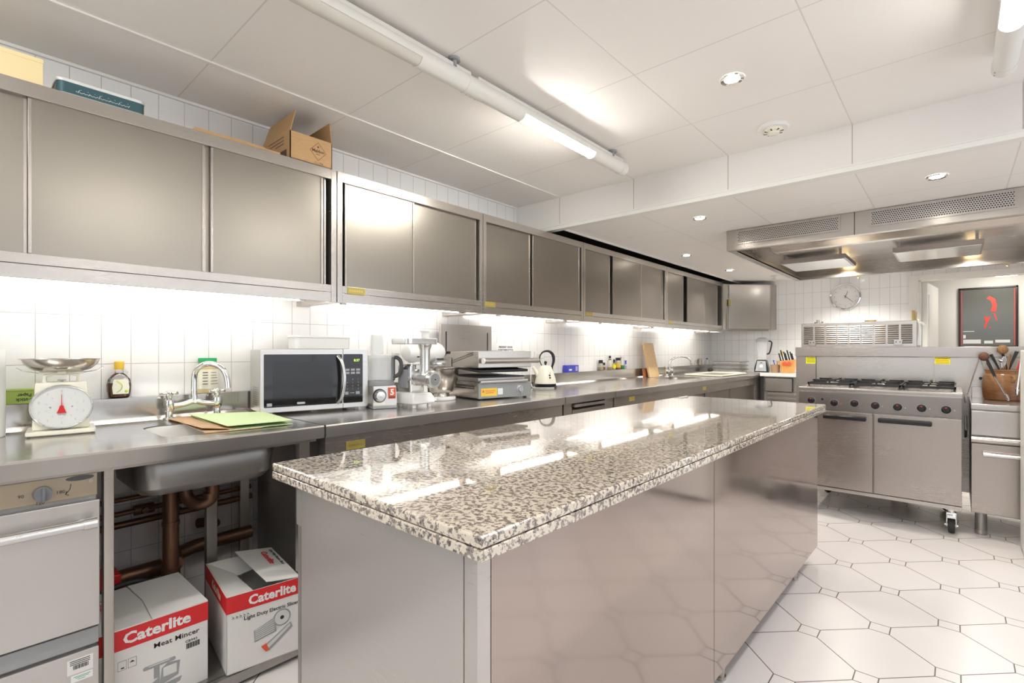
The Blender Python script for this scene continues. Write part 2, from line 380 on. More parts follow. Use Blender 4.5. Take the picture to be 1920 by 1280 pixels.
# ================================================================ UPPER CABINETS
ZB, ZV, ZT = 1.483, 1.437, 2.087; XF = .37
def upper(name, label, y0, y1, doors, plate, left_open=False):
    t = thing(name, label, 'cabinet', (0, (y0+y1)/2, ZV), 0, 'wall cabinets over the left worktop')
    m = MB().box(.012, XF-.031, y0+.028, y1-.028, ZT-.018, ZT-.001).box(.012, XF-.031, y0+.028, y1-.028, ZB, ZB+.02).box(.002, .012, y0+.028, y1-.028, ZB, ZT-.001)
    for a, b in ((y0, y0+.028), (y1-.028, y1)): m.box(.002, XF, a, b, ZV, ZT, bev=.001)
    m.box(XF-.03, XF-.0004, y0+.0281, y1-.0281, 2.038, ZT-.0003, bev=.001).box(XF-.03, XF-.0004, y0+.0281, y1-.0281, ZB+.0025, 1.520, bev=.001).box(XF-.0301, XF-.0205, y0+.0281, y1-.0281, ZV+.02, ZB+.0024)
    obj('frame', m, 'steel', t, world=True)
    obj('light_pelmet', B(XF-.02, XF-.0006, y0+.0285, y1-.0285, ZV+.001, ZB+.0005, bev=.0012), 'steel', t, world=True)
    for a, b, lay in doors:
        x1 = XF-.010 - lay*.013
        d = obj('sliding_door', B(x1-.010, x1, a, b, 1.515, 2.042, bev=.0015), 'steel_door', t, world=True)
        for e_ in (a+.0005, b-.009): obj('door_edge', B(x1+.0001, x1+.004, e_, e_+.0085, 1.523, 2.034), 'steel', d, world=True)
    if plate:
        p = obj('brass_plate', B(XF, XF+.002, plate-.05, plate+.05, 1.484, 1.518), 'brasslabel', t, world=True); p['label'] = 'brass maker plate'
        m = MB()
        for k in range(6): m.box(XF+.002, XF+.0024, plate-.04+.013*k, plate-.031+.013*k, 1.496, 1.506)
        obj('engraving', m, 'brass', p, world=True)
    return t
upper('wall_cabinet', 'long wall cabinet nearest the left picture edge, carrying the cardboard boxes', -1.2, 1.281, [(-.55, .18, 1), (.181, .702, 0), (.724, 1.213, 0), (.70, 1.235, 1)], None)
upper('wall_cabinet', 'wall cabinet above the mixer, its left door brightly reflecting', 1.285, 2.305, [(1.33, 1.76, 0), (1.752, 2.262, 1)], 1.39)
upper('wall_cabinet', 'wall cabinet over the kettle, a seam line crossing its left door', 2.309, 3.473, [(2.34, 2.81, 1), (2.822, 3.43, 0)], 2.372)
upper('wall_cabinet', 'three-door wall cabinet above the spice jars', 3.477, 5.058, [(3.50, 3.93, 1), (3.96, 4.50, 0), (4.52, 5.01, 1)], 3.56)
upper('wall_cabinet', 'three-door wall cabinet next to the diagonal corner cabinet', 5.062, 6.765, [(5.09, 5.54, 1), (5.62, 6.15, 0), (6.19, 6.63, 1)], 5.16)
m = MB().box(XF-.024, XF-.0215, 2.345, 2.80, 1.765, 1.768); 
# cabinet insides are dark behind the gaps
t = thing('corner_cabinet', 'bright steel diagonal cabinet hanging in the far left corner', 'cabinet', (.3, 7.1, 1.455))
poly = [(.004, 6.775), (.37, 6.775), (.40, 6.87), (.81, 7.27), (.86, 7.395), (.004, 7.395)]
obj('body', MB().prism([(x, y, 1.475) for x, y in poly], (0, 0, .60)), 'steel', t, world=True)
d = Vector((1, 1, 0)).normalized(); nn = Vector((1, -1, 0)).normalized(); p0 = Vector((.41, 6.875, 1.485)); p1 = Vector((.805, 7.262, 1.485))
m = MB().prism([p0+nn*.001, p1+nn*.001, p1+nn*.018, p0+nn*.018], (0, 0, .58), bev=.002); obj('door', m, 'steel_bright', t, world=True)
m = MB().prism([p0+nn*.001-Vector((0,0,.03)), p1-d*.02+nn*.001-Vector((0,0,.03)), p1-d*.02+nn*.02-Vector((0,0,.03)), p0+nn*.02-Vector((0,0,.03))], (0, 0, .025)); obj('light_pelmet', m, 'steel', t, world=True)
q = p0+nn*.019+Vector((-.01, -.01, .3)); obj('brass_plate', MB().prism([q, q+d*.03, q+d*.03+nn*.002, q+nn*.002], (0, 0, .09)), 'brasslabel', t, world=True)
# under-cabinet tubes
for k, (a, b, wh) in enumerate(((.05, 1.2, 'microwave end of the worktop'), (1.40, 2.27, 'mincer and mixer'), (2.62, 3.44, 'kettle'), (4.0, 4.98, 'spice jars and chopping board'), (5.6, 6.72, 'draining tray'))):
    t = thing('strip_light', 'lit fluorescent strip under the wall cabinets above the %s' % wh, 'light', (.2, (a+b)/2, 1.44), 0, 'strip lights under the wall cabinets')
    obj('tube', MB().cyl((.2, a+.03, 1.458), (.2, b-.03, 1.458), .011, n=12), 'undertube', t, world=True)
    obj('fitting', MB().box(.18, .22, a, b, 1.471, 1.482).box(.19, .21, a, a+.03, 1.446, 1.472).box(.19, .21, b-.03, b, 1.446, 1.472), 'whiteplastic', t, world=True)
# ================================================================ CEILING LIGHTS
def batten(name, label, x, y0, y1, l0, l1, lit, mounts):
    t = thing(name, label, 'light', (x, (y0+y1)/2, 2.24), 0, 'round fluorescent ceiling battens')
    z = 2.283; r = .036; n = 40; prof = []
    def arc(a0, a1, r_, y0_, y1_, k=16):
        m = MB(); vs_ = []
        for y in (y0_, y1_):
            for i in range(k+1):
                a = math.radians(a0+(a1-a0)*i/k); vs_.append((x+r_*math.cos(a), y, z+r_*math.sin(a)))
            for i in range(k, -1, -1):
                a = math.radians(a0+(a1-a0)*i/k); vs_.append((x+(r_-.004)*math.cos(a), y, z+(r_-.004)*math.sin(a)))
        q = 2*(k+1); fs = [(i, (i+1) % q, q+(i+1) % q, q+i) for i in range(q)]; fs += [(i, i+1, q-2-i, q-1-i) for i in range(k)]+[(q+i, q+i+1, 2*q-2-i, 2*q-1-i) for i in range(k)]
        m._add(vs_, fs); return m
    for a_, b_ in ((y0+.05, l0), (l1, y1-.05)): obj('housing', MB().cyl((x, a_, z), (x, b_, z), r, n=32), 'batten', t, world=True)
    obj('reflector', arc(-20, 200, r, l0, l1), 'batten', t, world=True)
    obj('diffuser', MB().cyl((x, l0, z), (x, l1, z), r-.0035, n=32), ('tube_cooker_side' if x > 2 else 'tube_island_side') if lit else 'lens', t, world=True)
    obj('spine', MB().box(x-.014, x+.014, y0+.02, y1-.02, z+r-.004, z+r+.014, bev=.003), 'batten', t, world=True)
    for a, b in ((y0, y0+.05), (y1-.05, y1)):
        e = obj('end_cap', MB().cyl((x, a, z), (x, b, z), r+.0012, n=32), 'batten', t, world=True)
        obj('screw', MB().sphere((x-r*.7-.002, a+.012, z-r*.7), .003, n=8).sphere((x-r*.7-.002, b-.012, z-r*.7), .003, n=8), 'grey', e, world=True)
    for y in mounts: obj('bracket', MB().cyl((x+.01, y, z+r), (x+.01, y, ZC-.008), .010, n=12).cyl((x+.01, y, ZC-.01), (x+.01, y, ZC), .024, n=20), 'grey', t, world=True)
    return t
batten('fluorescent_batten', 'unlit round batten on the ceiling, running out of the top picture edge', 1.17, .18, 1.44, .46, 1.155, False, (.4, 1.33))
batten('fluorescent_batten', 'half-lit round batten over the island, farther of the pair end to end', 1.17, 1.44, 2.69, 1.745, 2.335, True, (2.55,))
batten('fluorescent_batten', 'lit batten whose end shows in the top right picture corner', 2.80, 1.44, 2.69, 1.65, 2.32, True, (2.5,))
batten('fluorescent_batten', 'lit batten behind the top right corner one', 2.80, .18, 1.43, .50, 1.2, True, (.4,))
batten('fluorescent_batten', 'added unseen lit batten behind the camera on the island side', 1.17, -1.15, .10, -.95, -.1, True, (-.9,))  # added out of view to raise the room's light
batten('fluorescent_batten', 'added unseen lit batten behind the camera on the cooker side', 2.80, -1.15, .10, -.95, -.1, True, (-.9,))  # also added out of view, brightens the cooker side
for x, y, z, lb in ((1.952, 2.207, ZC, 'recessed downlight in the high ceiling beside the smoke detector'), (2.585, 3.491, ZL, 'recessed downlight just in front of the extractor hood'), (1.32, 3.498, ZL, 'recessed downlight left of the hood corner, nearest in the low ceiling'), (.701, 4.772, ZL, 'recessed downlight in the low ceiling, second nearest along the wall cabinets'), (.708, 5.996, ZL, 'farthest recessed downlight, near the corner cabinet'), (1.75, 6.80, ZL, 'added recessed downlight hidden behind the extractor hood in front of the clock wall'), (2.85, 6.80, ZL, 'added recessed downlight hidden behind the extractor hood in front of the doorway')):  # last two are added, hidden by the hood, to brighten the end wall
    t = thing('downlight', lb, 'light', (x, y, z-.004), 0, 'recessed ceiling downlights')
    obj('bezel', MB().lathe([(.030, .0), (.045, -.004), (.047, 0.0035)], (0, 0, 0), n=32, cap=False), 'chrome', t)
    obj('lamp', MB().lathe([(.0, -.006), (.02, -.005), (.031, -.001), (.031, .003)], (0, 0, 0), n=24), 'bulb', t)
    l = bpy.data.lights.new('downlight_beam', 'SPOT'); l.energy = SPOT_POWER*(3.2 if y > 5 else 2.2 if y > 4 else 1); l.spot_size = 2.2; l.spot_blend = .6; l.color = (1, .95, .88); l.shadow_soft_size = .03
    o = bpy.data.objects.new('downlight_beam', l); COL.objects.link(o); o.location = (x, y, z-.02); o.parent = t; o.location = (0, 0, -.02)
t = thing('smoke_detector', 'round cream smoke detector on the ceiling', 'detector', (1.959, 2.82, ZC-.04))
obj('base', MB().lathe([(.072, .04), (.074, .03), (.066, .024), (.0, .024)], n=36), 'whiteplastic', t)
obj('sensor', MB().lathe([(.048, .024), (.050, .016), (.044, .010), (.03, .008), (.026, .0), (.012, -.004), (0, -.004)], n=32), 'cream', t)
m = MB()
for k in range(8): a = k*PI/4; m.box(-.003, .003, .028, .046, .008, .012).xform(Matrix.Rotation(a, 4, 'Z'), start=8*k)
obj('vent', m, 'dark', t)
t = thing('sprinkler', 'small sprinkler head on the low ceiling beside the corner cabinet', 'sprinkler', (.98, 6.8, ZL-.03))
obj('rose', MB().lathe([(.04, .03), (.042, .024), (.015, .02), (0, .02)], n=24), 'whiteplastic', t)
obj('head', MB().cyl((0, 0, .02), (0, 0, -.004), .008, n=12).cyl((0, 0, -.004), (0, 0, -.007), .022, n=20), 'chrome', t)
# ================================================================ EXTRACTOR HOOD
t = thing('extractor_hood', 'large steel extractor hood hanging over the cooking range', 'hood', (2.5, 5.1, 1.965))
X0, X1, Y0, Y1, ZH, ZHT = 1.325, 4.3, 4.03, 6.30, 1.972, ZL-.002
m = MB().box(X0, X1, Y0, Y0+.012, ZH, ZHT).box(X0, X0+.012, Y0+.0121, Y1-.0121, ZH, ZHT).box(X0, X1, Y1-.012, Y1, ZH, ZHT).box(X1-.012, X1, Y0+.0121, Y1-.0121, ZH, ZHT)
obj('shell', m, 'steel', t, world=True)
m = MB().box(X0+.012, X1-.012, Y0+.012, Y0+.06, ZH, ZH+.006).box(X0+.012, X1-.012, Y0+.054, Y0+.06, ZH, ZH+.028).box(X0+.012, X0+.06, Y0+.06, Y1-.06, ZH, ZH+.006).box(X0+.054, X0+.06, Y0+.06, Y1-.06, ZH, ZH+.028).box(X0+.012, X1-.012, Y1-.06, Y1-.012, ZH, ZH+.006).box(X0+.012, X1-.012, Y1-.066, Y1-.06, ZH, ZH+.028)
obj('gutter', m, 'steel', t, world=True)
obj('inner_ceiling', B(X0+.012, X1-.012, Y0+.012, Y1-.012, ZHT-.006, ZHT-.001), 'steel', t, world=True)
m = MB().prism([(1.50, Y0+.35, ZHT-.006), (1.50, Y0+.62, ZH+.06), (1.50, Y0+.72, ZH+.06), (1.50, Y1-.35, ZHT-.006)], (2.6, 0, 0)); obj('plenum', m, 'steel', t, world=True)
for k, (a, b) in enumerate(((1.411, 2.063), (2.247, 2.913), (3.1, 3.9))):
    v = obj('vent_grille', B(a, b, Y0-.004, Y0, 2.022, 2.108), 'perf', t, world=True)
    fm = MB().box(a-.014, b+.014, Y0-.007, Y0-.0002, 2.106, 2.119).box(a-.014, b+.014, Y0-.007, Y0-.0002, 2.010, 2.023).box(a-.014, a+.002, Y0-.007, Y0-.0002, 2.0231, 2.1059).box(b-.002, b+.014, Y0-.007, Y0-.0002, 2.0231, 2.1059)
    f2 = obj('grille_frame', fm, 'steel', v, world=True)
for xx in (2.154,): obj('panel_joint', B(xx-.002, xx+.002, Y0-.0015, Y0, ZH, ZHT), 'dark', t, world=True)
for a, b in ((1.46, 1.965), (2.28, 2.82), (3.1, 3.6)):
    m = MB().prism([(a, 5.05, 1.985), (a, 5.62, 1.985), (a, 5.66, 2.02), (a, 5.03, 2.02)], (b-a, 0, 0), bev=.003); f = obj('grease_filter', m, 'steel_panel', t, world=True)
    obj('filter_tray', B(a+.015, b-.015, 5.065, 5.605, 1.980, 1.986, bev=.002), 'steel_bright', f, world=True)
    for xx in (a+.03, b-.05): obj('hanger', B(xx, xx+.02, 5.04, 5.06, 2.02, ZHT-.005), 'steel_dk', f, world=True)
for xx, yy in ((1.86, 4.34), (1.80, 6.10), (2.78, 6.10), (3.7, 6.1), (2.9, 4.34)):
    l = obj('hood_lamp', B(xx-.045, xx+.045, yy-.03, yy+.03, ZHT-.035, ZHT-.008, bev=.006), 'warmbulb', t, world=True)
    pl_ = bpy.data.lights.new('hood_lamp_light', 'SPOT'); pl_.energy = 36; pl_.spot_size = 2.7; pl_.spot_blend = .5; pl_.color = (1, .94, .84); pl_.shadow_soft_size = .05
    po_ = bpy.data.objects.new('hood_lamp_light', pl_); COL.objects.link(po_); po_.parent = t; po_.location = Vector((xx, yy, ZHT-.04))-t.location
for xx in (1.9, 3.0): obj('drain_hook', MB().tube([(xx, Y1-.04, ZH+.004), (xx, Y1-.04, ZH-.02), (xx+.01, Y1-.045, ZH-.025)], .004, n=8).box(xx-.03, xx+.03, Y1-.06, Y1-.02, ZH-.004, ZH), 'brass', t, world=True)
# ================================================================ LEFT WORKTOPS
ZW = .9
def wtop(parent, y0, y1, hole=None, face=.05, mat='steel_top'):
    """folded steel worktop with rolled front edge, upstand at the wall, optional bowl opening (x0,x1,y0,y1)"""
    m = MB(); x1 = .77; th = .004
    def plate(a, b, c, d): m.box(a, b, c, d, ZW-th, ZW)
    if hole:
        a, b, c, d = hole; plate(.07, x1-.012, y0, c); plate(.07, x1-.012, d, y1); plate(.07, a, c, d); plate(b, x1-.012, c, d)
        r = .06   # rounded corners of the opening
        for cx, cy, sx, sy in ((a, c, 1, 1), (b, c, -1, 1), (a, d, 1, -1), (b, d, -1, -1)):
            pts = [(cx, cy, ZW-th)] + [(cx+sx*r*(1-math.sin(q*PI/12)), cy+sy*r*(1-math.cos(q*PI/12)), ZW-th) for q in range(7)]
            m.prism(pts, (0, 0, th))
    else: plate(.07, x1-.012, y0, y1)
    m.prism([(x1-.02, y0, ZW-th), (x1-.012, y0, ZW+.0005), (x1-.004, y0, ZW), (x1, y0, ZW-.006), (x1, y0, ZW-face), (x1-.02, y0, ZW-face)], (0, y1-y0, 0))
    obj('worktop', m, mat, parent, world=True)
    m = MB().box(.052, .060, y0, y1, ZW, .996).box(.002, .060, y0, y1, .996, 1.0).prism([(.060, y0, ZW), (.075, y0, ZW), (.06, y0, ZW+.016)], (0, y1-y0, 0))
    obj('upstand', m, 'steel_up', parent, world=True)
# --- sink table
t = thing('sink_table', 'steel sink table with open shelf below, nearest the left picture edge', 'sink', (.4, -.1, 0))
wtop(t, -1.2, 1.004, hole=(.285, .64, .50, .86))
m = MB(); a, b, c, d = .265, .66, .42, .86; ins = .03
def bowl(m, a, b, c, d, zt, zb, th=.006, r=.07, taper=.03):
    def ring(x0, x1, y0, y1, z, rr, k=6):
        out = []
        for cx, cy, a0 in ((x1-rr, y1-rr, 0), (x0+rr, y1-rr, 90), (x0+rr, y0+rr, 180), (x1-rr, y0+rr, 270)):
            for i in range(k+1): q = math.radians(a0+90*i/k); out.append((cx+rr*math.cos(q), cy+rr*math.sin(q), z))
        return out
    rings = [ring(a, b, c, d, zt, r), ring(a+taper*.6, b-taper*.6, c+taper*.6, d-taper*.6, zb+.03, r), ring(a+taper+.01, b-taper-.01, c+taper+.01, d-taper-.01, zb+.006, r*.8), ring(a+taper+.03, b-taper-.03, c+taper+.03, d-taper-.03, zb, r*.6)]
    n = len(rings[0]); vs_ = sum(rings, []); fs = []
    for k in range(len(rings)-1):
        for i in range(n): j = (i+1) % n; fs.append((k*n+i, k*n+j, (k+1)*n+j, (k+1)*n+i))
    fs.append(tuple(range((len(rings)-1)*n, len(rings)*n))); 
    m._add(vs_, fs); return m
so = obj('sink_bowl', bowl(MB(), .262, .665, .40, .885, ZW-.006, .70), 'steel_dk', t, world=True)
sm = so.modifiers.new('s', 'SOLIDIFY'); sm.thickness = .004; sm.offset = -1
obj('sink_lining', bowl(MB(), .285, .64, .50, .862, ZW-.004, .78, taper=.01), 'whitegloss', t, world=True)['label'] = 'white lining of the sink opening'
for y0, y1, x0, x1 in ((.315, .340, .712, .748), (.914, .955, .712, .748), (.312, .350, .07, .10), (.935, .975, .07, .10), (-1.18, -1.14, .66, .70)):
    obj('leg', B(x0, x1, y0, y1, 0, ZW-.05, bev=.002), 'steel', t, world=True)
obj('apron', MB().box(.712, .75, -1.18, .98, ZW-.062, ZW-.051), 'steel', t, world=True)
m = MB().box(.05, .72, .341, .913, .046, .052).box(.722, .746, .341, .913, .015, .050, bev=.002); obj('shelf', m, 'steel_dk', t, world=True)
obj('rear_post', B(.30, .33, .72, .76, .05, .735, bev=.002), 'steel_dk', t, world=True)
# --- worktop under mixer
def front_plate(t, y, z, x=.752):
    p = obj('brass_plate', B(x, x+.002, y-.045, y+.045, z-.018, z+.018), 'brasslabel', t, world=True); m = MB()
    for k in range(5): m.box(x+.002, x+.0024, y-.034+.014*k, y-.026+.014*k, z-.004, z+.004)
    obj('engraving', m, 'brass', p, world=True)
t = thing('worktop_cabinet', 'steel worktop unit carrying the microwave and mixer, brass plate at its left end', 'cabinet', (.4, 1.83, 0))
wtop(t, 1.012, 2.655)
obj('carcass', MB().box(.06, .70, 1.03, 2.64, .10, ZW-.055), 'steel_dk', t, world=True)
obj('drawer_front', B(.70, .752, 1.018, 2.65, .73, ZW-.052, bev=.002), 'steel', t, world=True)
for a, b in ((1.03, 1.83), (1.84, 2.64)): obj('door', B(.70, .735, a, b, .12, .72, bev=.002), 'steel_door', t, world=True)
front_plate(t, 1.155, .80)
for y in (1.06, 2.6): obj('leg', MB().cyl((.64, y, 0), (.64, y, .10), .022), 'steel', t, world=True)
# --- hatch unit
t = thing('worktop_cabinet', 'narrow worktop unit below the kettle with a tilting hatch', 'cabinet', (.4, 2.98, 0))
wtop(t, 2.663, 3.298)
obj('carcass', MB().box(.06, .72, 2.67, 3.29, .10, .62).box(.06, .66, 2.67, 3.29, .62, ZW-.055), 'steel_dk', t, world=True)
for a, b in ((2.668, 2.76), (3.18, 3.294)): obj('fascia', B(.72, .75, a, b, .10, ZW-.052, bev=.002), 'steel', t, world=True)
h = obj('hatch', MB().prism([(.69, 2.765, .62), (.752, 2.765, .62), (.752, 2.765, .80), (.70, 2.765, .815)], (0, .41, 0), bev=.002), 'steel', t, world=True)
obj('handle', MB().prism([(.70, 2.77, .828), (.768, 2.77, .838), (.768, 2.77, .820), (.72, 2.77, .818)], (0, .40, 0), bev=.002), 'steel', h, world=True)
obj('lower_door', B(.72, .75, 2.765, 3.175, .12, .61, bev=.002), 'steel_door', t, world=True)
# --- second sink unit
t = thing('sink_unit', 'long steel sink unit with sliding doors running to the far corner', 'sink', (.4, 5.3, 0))
wtop(t, 3.306, 7.39, hole=(.24, .58, 4.98, 5.52))
obj('sink_bowl', bowl(MB(), .225, .595, 4.965, 5.535, ZW-.004, .72), 'steel', t, world=True)
obj('carcass', MB().box(.06, .69, 3.32, 4.94, .10, ZW-.055).box(.06, .69, 5.56, 7.3, .10, ZW-.055).box(.06, .69, 4.94, 5.56, .10, .70), 'steel_dk', t, world=True)
obj('fascia', MB().box(.70, .752, 3.312, 6.96, .765, ZW-.052, bev=.002).box(.70, .752, 3.312, 3.36, .10, .765).box(.70, .752, 6.88, 6.96, .10, .765), 'steel', t, world=True)
for a, b, xx in ((3.37, 4.0, .735), (4.01, 4.62, .725), (4.63, 5.12, .735), (5.17, 5.9, .735), (5.93, 6.86, .735)):
    d = obj('sliding_door', B(xx-.02, xx, a, b, .12, .762, bev=.002), 'steel_door', t, world=True)
    obj('door_edge', B(xx, xx+.006, b-.012, b, .13, .75), 'steel', d, world=True)
front_plate(t, 3.58, .82); front_plate(t, 5.1, .815)
# draining tray over the far end
tr = thing('draining_tray', 'shallow cream-rimmed tray lying across the far sink', 'tray', (.47, 6.15, ZW+.002))
obj('tray_base', MB().box(-.20, .22, -.36, .50, .0, .006, bev=.002), 'steel_top', tr)
obj('rim', MB().tube([(-.20, -.36, .012), (.22, -.36, .012), (.22, .50, .012), (-.20, .50, .012), (-.20, -.36, .012)], .009, n=8), 'cream', tr)
# --- far corner worktop
t = thing('corner_worktop', 'white-edged worktop unit with a drawer against the tiled end wall', 'cabinet', (1.5, 7.1, 0))
obj('worktop', B(.80, 2.2, 6.85, 7.395, .872, .915, bev=.004), 'whitegloss', t, world=True)
obj('carcass', B(.84, 2.18, 6.90, 7.39, .08, .872), 'steel_dk', t, world=True)
d = obj('drawer', B(.86, 1.16, 6.865, 6.90, .69, .850, bev=.003), 'steel', t, world=True)
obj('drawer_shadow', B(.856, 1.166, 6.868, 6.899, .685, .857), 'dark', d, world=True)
for k in range(3):
    d = obj('drawer', B(.88, 1.5, 6.872, 6.90, .645-.055*k, .672-.055*k, bev=.003), 'steel', t, world=True)
obj('door', B(.86, 1.5, 6.875, 6.90, .12, .52, bev=.003), 'steel', t, world=True)
# ================================================================ HOT CUPBOARD AT LEFT EDGE
t = thing('hot_cupboard', 'cream and steel warming oven under the sink table at the left picture edge', 'oven', (.4, 0.0, 0))
obj('body', B(.10, .725, -.32, .300, .05, .842), 'steel_dk', t, world=True)
pn = obj('control_panel', B(.725, .75, -.32, .300, .772, .842, bev=.003), 'tan', t, world=True)
kn = obj('knob', MB().cyl((.75, .180, .800), (.772, .180, .800), .021, .019, n=28).box(.772, .778, .177, .183, .782, .818), 'midgrey', pn, world=True)
m = MB()
for s, y, z in (('90', .130, .796), ('120', .165, .766+.004), ('180', .208, .792)): m.text(s, (.7502, y, z), XR, XU, .013)
obj('dial_markings', m, 'print', pn, world=True)
obj('badge', MB().prism([(.7502, .26+.032*math.cos(a*PI/10), .829+.0075*math.sin(a*PI/10)) for a in range(20)], (.0006, 0, 0)), 'charcoal', pn, world=True)
m = MB().tube([(.7505, .240, .815), (.7505, .238, .80), (.7505, .229, .788)], .0009, n=6).tube([(.7505, .236, .784), (.7505, .228, .787), (.7505, .231, .796)], .0009, n=6); obj('arrow', m, 'print', pn, world=True)
obj('lock', MB().cyl((.75, .284, .816), (.753, .284, .816), .006), 'steel', pn, world=True)
dr = obj('door', B(.722, .75, -.32, .306, .385, .757, bev=.003), 'steel_end', t, world=True)
obj('handle', MB().cyl((.79, -.26, .700), (.79, .268, .700), .0135).cyl((.752, -.2, .70), (.79, -.2, .70), .009).cyl((.752, .262, .70), (.79, .262, .70), .009), 'alu', dr, world=True)
obj('handle_sleeve', MB().cyl((.79, .262, .700), (.79, .292, .700), .0165), 'alu', dr, world=True)
obj('vent_strip', B(.70, .742, -.32, .304, .330, .378, bev=.002), 'grey', t, world=True)
dr = obj('drawer_front', B(.72, .748, -.32, .304, .06, .322, bev=.003), 'steel_end', t, world=True)
st = obj('asset_sticker', B(.748, .7485, .232, .290, .262, .305), 'card', dr, world=True)
m = MB()
for k in range(14): m.box(.7485, .7488, .245+.0025*k, .2462+.0025*k+.0004*(k % 3), .275, .287)
for z in (.299, .294, .289): m.box(.7485, .7488, .238, .283, z, z+.002)
obj('barcode', m, 'print', st, world=True)
st = obj('inspection_sticker', B(.748, .7485, .240, .289, .238, .258), 'whiteprint', dr, world=True)
obj('sticker_print', MB().box(.7485, .7488, .246, .284, .252, .2535).box(.7485, .7488, .25, .28, .248, .2495).box(.7485, .7488, .255, .272, .243, .2445), 'green', st, world=True)
for y in (-.28, .26): obj('leg', MB().cyl((.66, y, 0), (.66, y, .05), .02), 'steel', t, world=True)
# ================================================================ PIPEWORK BELOW THE SINK
t = thing('waste_pipe', 'wide bronze waste pipe with a U-bend below the sink bowl', 'pipe', (.30, .63, 0))
obj('pipe', MB().tube([(.40, .72, .70), (.40, .72, .655), (.40, .72, .60), (.38, .68, .575), (.34, .645, .60), (.33, .64, .655), (.32, .62, .66)], .024, n=16, smooth=2), 'copper', t, world=True)
obj('stack', MB().cyl((.30, .60, .22), (.30, .60, .68), .028).cyl((.30, .60, .26), (.30, .60, .33), .033).sphere((.30, .60, .22), .031, sz=.8).cyl((.3, .6, .50), (.3, .6, .515), .031).tube([(.30, .60, .68), (.3, .61, .69), (.33, .65, .675)], .026, n=14), 'copper', t, world=True)
obj('collar', MB().cyl((.40, .72, .655), (.40, .72, .695), .032, .036).cyl((.395, .715, .60), (.395, .715, .625), .029), 'copper', t, world=True)
t = thing('drain_pipe', 'thick drain pipe running low along the wall under the sink', 'pipe', (.09, .75, .26))
obj('pipe', MB().tube([(.28, .62, .33), (.12, .66, .325), (.10, .98, .325)], .030, n=16, smooth=1).cyl((.08, .345, .256), (.08, .62, .262), .034), 'copper', t, world=True)
for k, (z, r, lb) in enumerate(((.575, .010, 'topmost thin supply pipe along the wall under the sink'), (.520, .011, 'middle supply pipe with a brass valve under the sink'), (.475, .014, 'lowest of the three supply pipes under the sink'))):
    t = thing('supply_pipe', lb, 'pipe', (.04, .6, z), 0, 'supply pipes below the sink')
    obj('pipe', MB().cyl((.04+.01*k, .345, z-.005), (.04+.01*k, 1.0, z+.01), r), 'copper', t, world=True)
    if k == 1: obj('valve', MB().cyl((.05, .53, z), (.05, .60, z), .021).cyl((.05, .565, z), (.085, .565, z), .012).cyl((.08, .55, z), (.08, .59, z), .007), 'copper', t, world=True)
    obj('clip', MB().box(.002, .04+.01*k, .70, .712, z-.012, z+.012), 'steel_dk', t, world=True)
t = thing('tap_feed', 'thin vertical feed pipe ending in an elbow valve under the sink', 'pipe', (.09, .83, .4))
obj('pipe', MB().cyl((.09, .83, .41), (.09, .83, .85), .009), 'copper', t, world=True)
obj('elbow_valve', MB().sphere((.09, .83, .40), .020).cyl((.03, .80, .405), (.09, .83, .40), .015).cyl((.035, .775, .40), (.06, .80, .405), .022), 'copper', t, world=True)
t = thing('hose', 'black hose looping behind the mincer carton', 'hose', (.2, .55, .05))
obj('hose', MB().tube([(.325, .345, .30), (.325, .42, .325), (.32, .50, .32), (.31, .56, .28), (.25, .64, .15), (.2, .70, .066)], .010, n=10, smooth=2), 'rubber', t, world=True)
# ================================================================ GRANITE ISLAND
t = thing('kitchen_island', 'long steel island with a speckled granite top', 'island', (2.078, .582, 0), math.radians(-.62))
XL, L = -.815, 2.735
obj('granite_slab', B(XL, 0, 0, L, .872, .893, bev=.0045, seg=3), 'granite', t)
obj('granite_slab', B(XL, 0, 0, L, .850, .8705, bev=.003, seg=3), 'granite', t)
xb0, xb1, yb0, yb1 = -.690, -.030, .022, 2.672
obj('body', B(xb0, xb1-.001, yb0+.001, yb1-.001, .10, .850), 'steel_pol', t)
obj('end_panel', B(xb0+.006, xb1-.035, yb0-.002, yb0+.004, .10, .849), 'steel_end', t)
obj('corner_post', B(xb1-.033, xb1+.0005, yb0-.0022, yb0+.03, .10, .849, bev=.001), 'steel_end', t)
obj('side_panel', B(xb1-.004, xb1+.001, yb0+.031, 1.104, .10, .8495), 'steel_pol', t)
obj('side_panel', B(xb1-.004, xb1+.001, 1.108, yb1, .10, .8495), 'steel_pol', t)
obj('bracket', MB().box(xb0-.022, xb0+.004, yb0-.002, yb0+.02, .745, .849, bev=.001), 'steel_end', t)
obj('rear_post', MB().box(xb0-.018, xb0-.001, yb0, yb0+.03, .02, .745, bev=.001), 'steel_dk', t)
for x in (xb0+.05, xb1-.05):
    for y in (.10, 1.3, 2.37):
        if x > -.2 and y < .2: continue
        obj('leg', MB().cyl((x, y, .012), (x, y, .10), .017).cyl((x, y, 0), (x, y, .012), .022), 'steel', t)
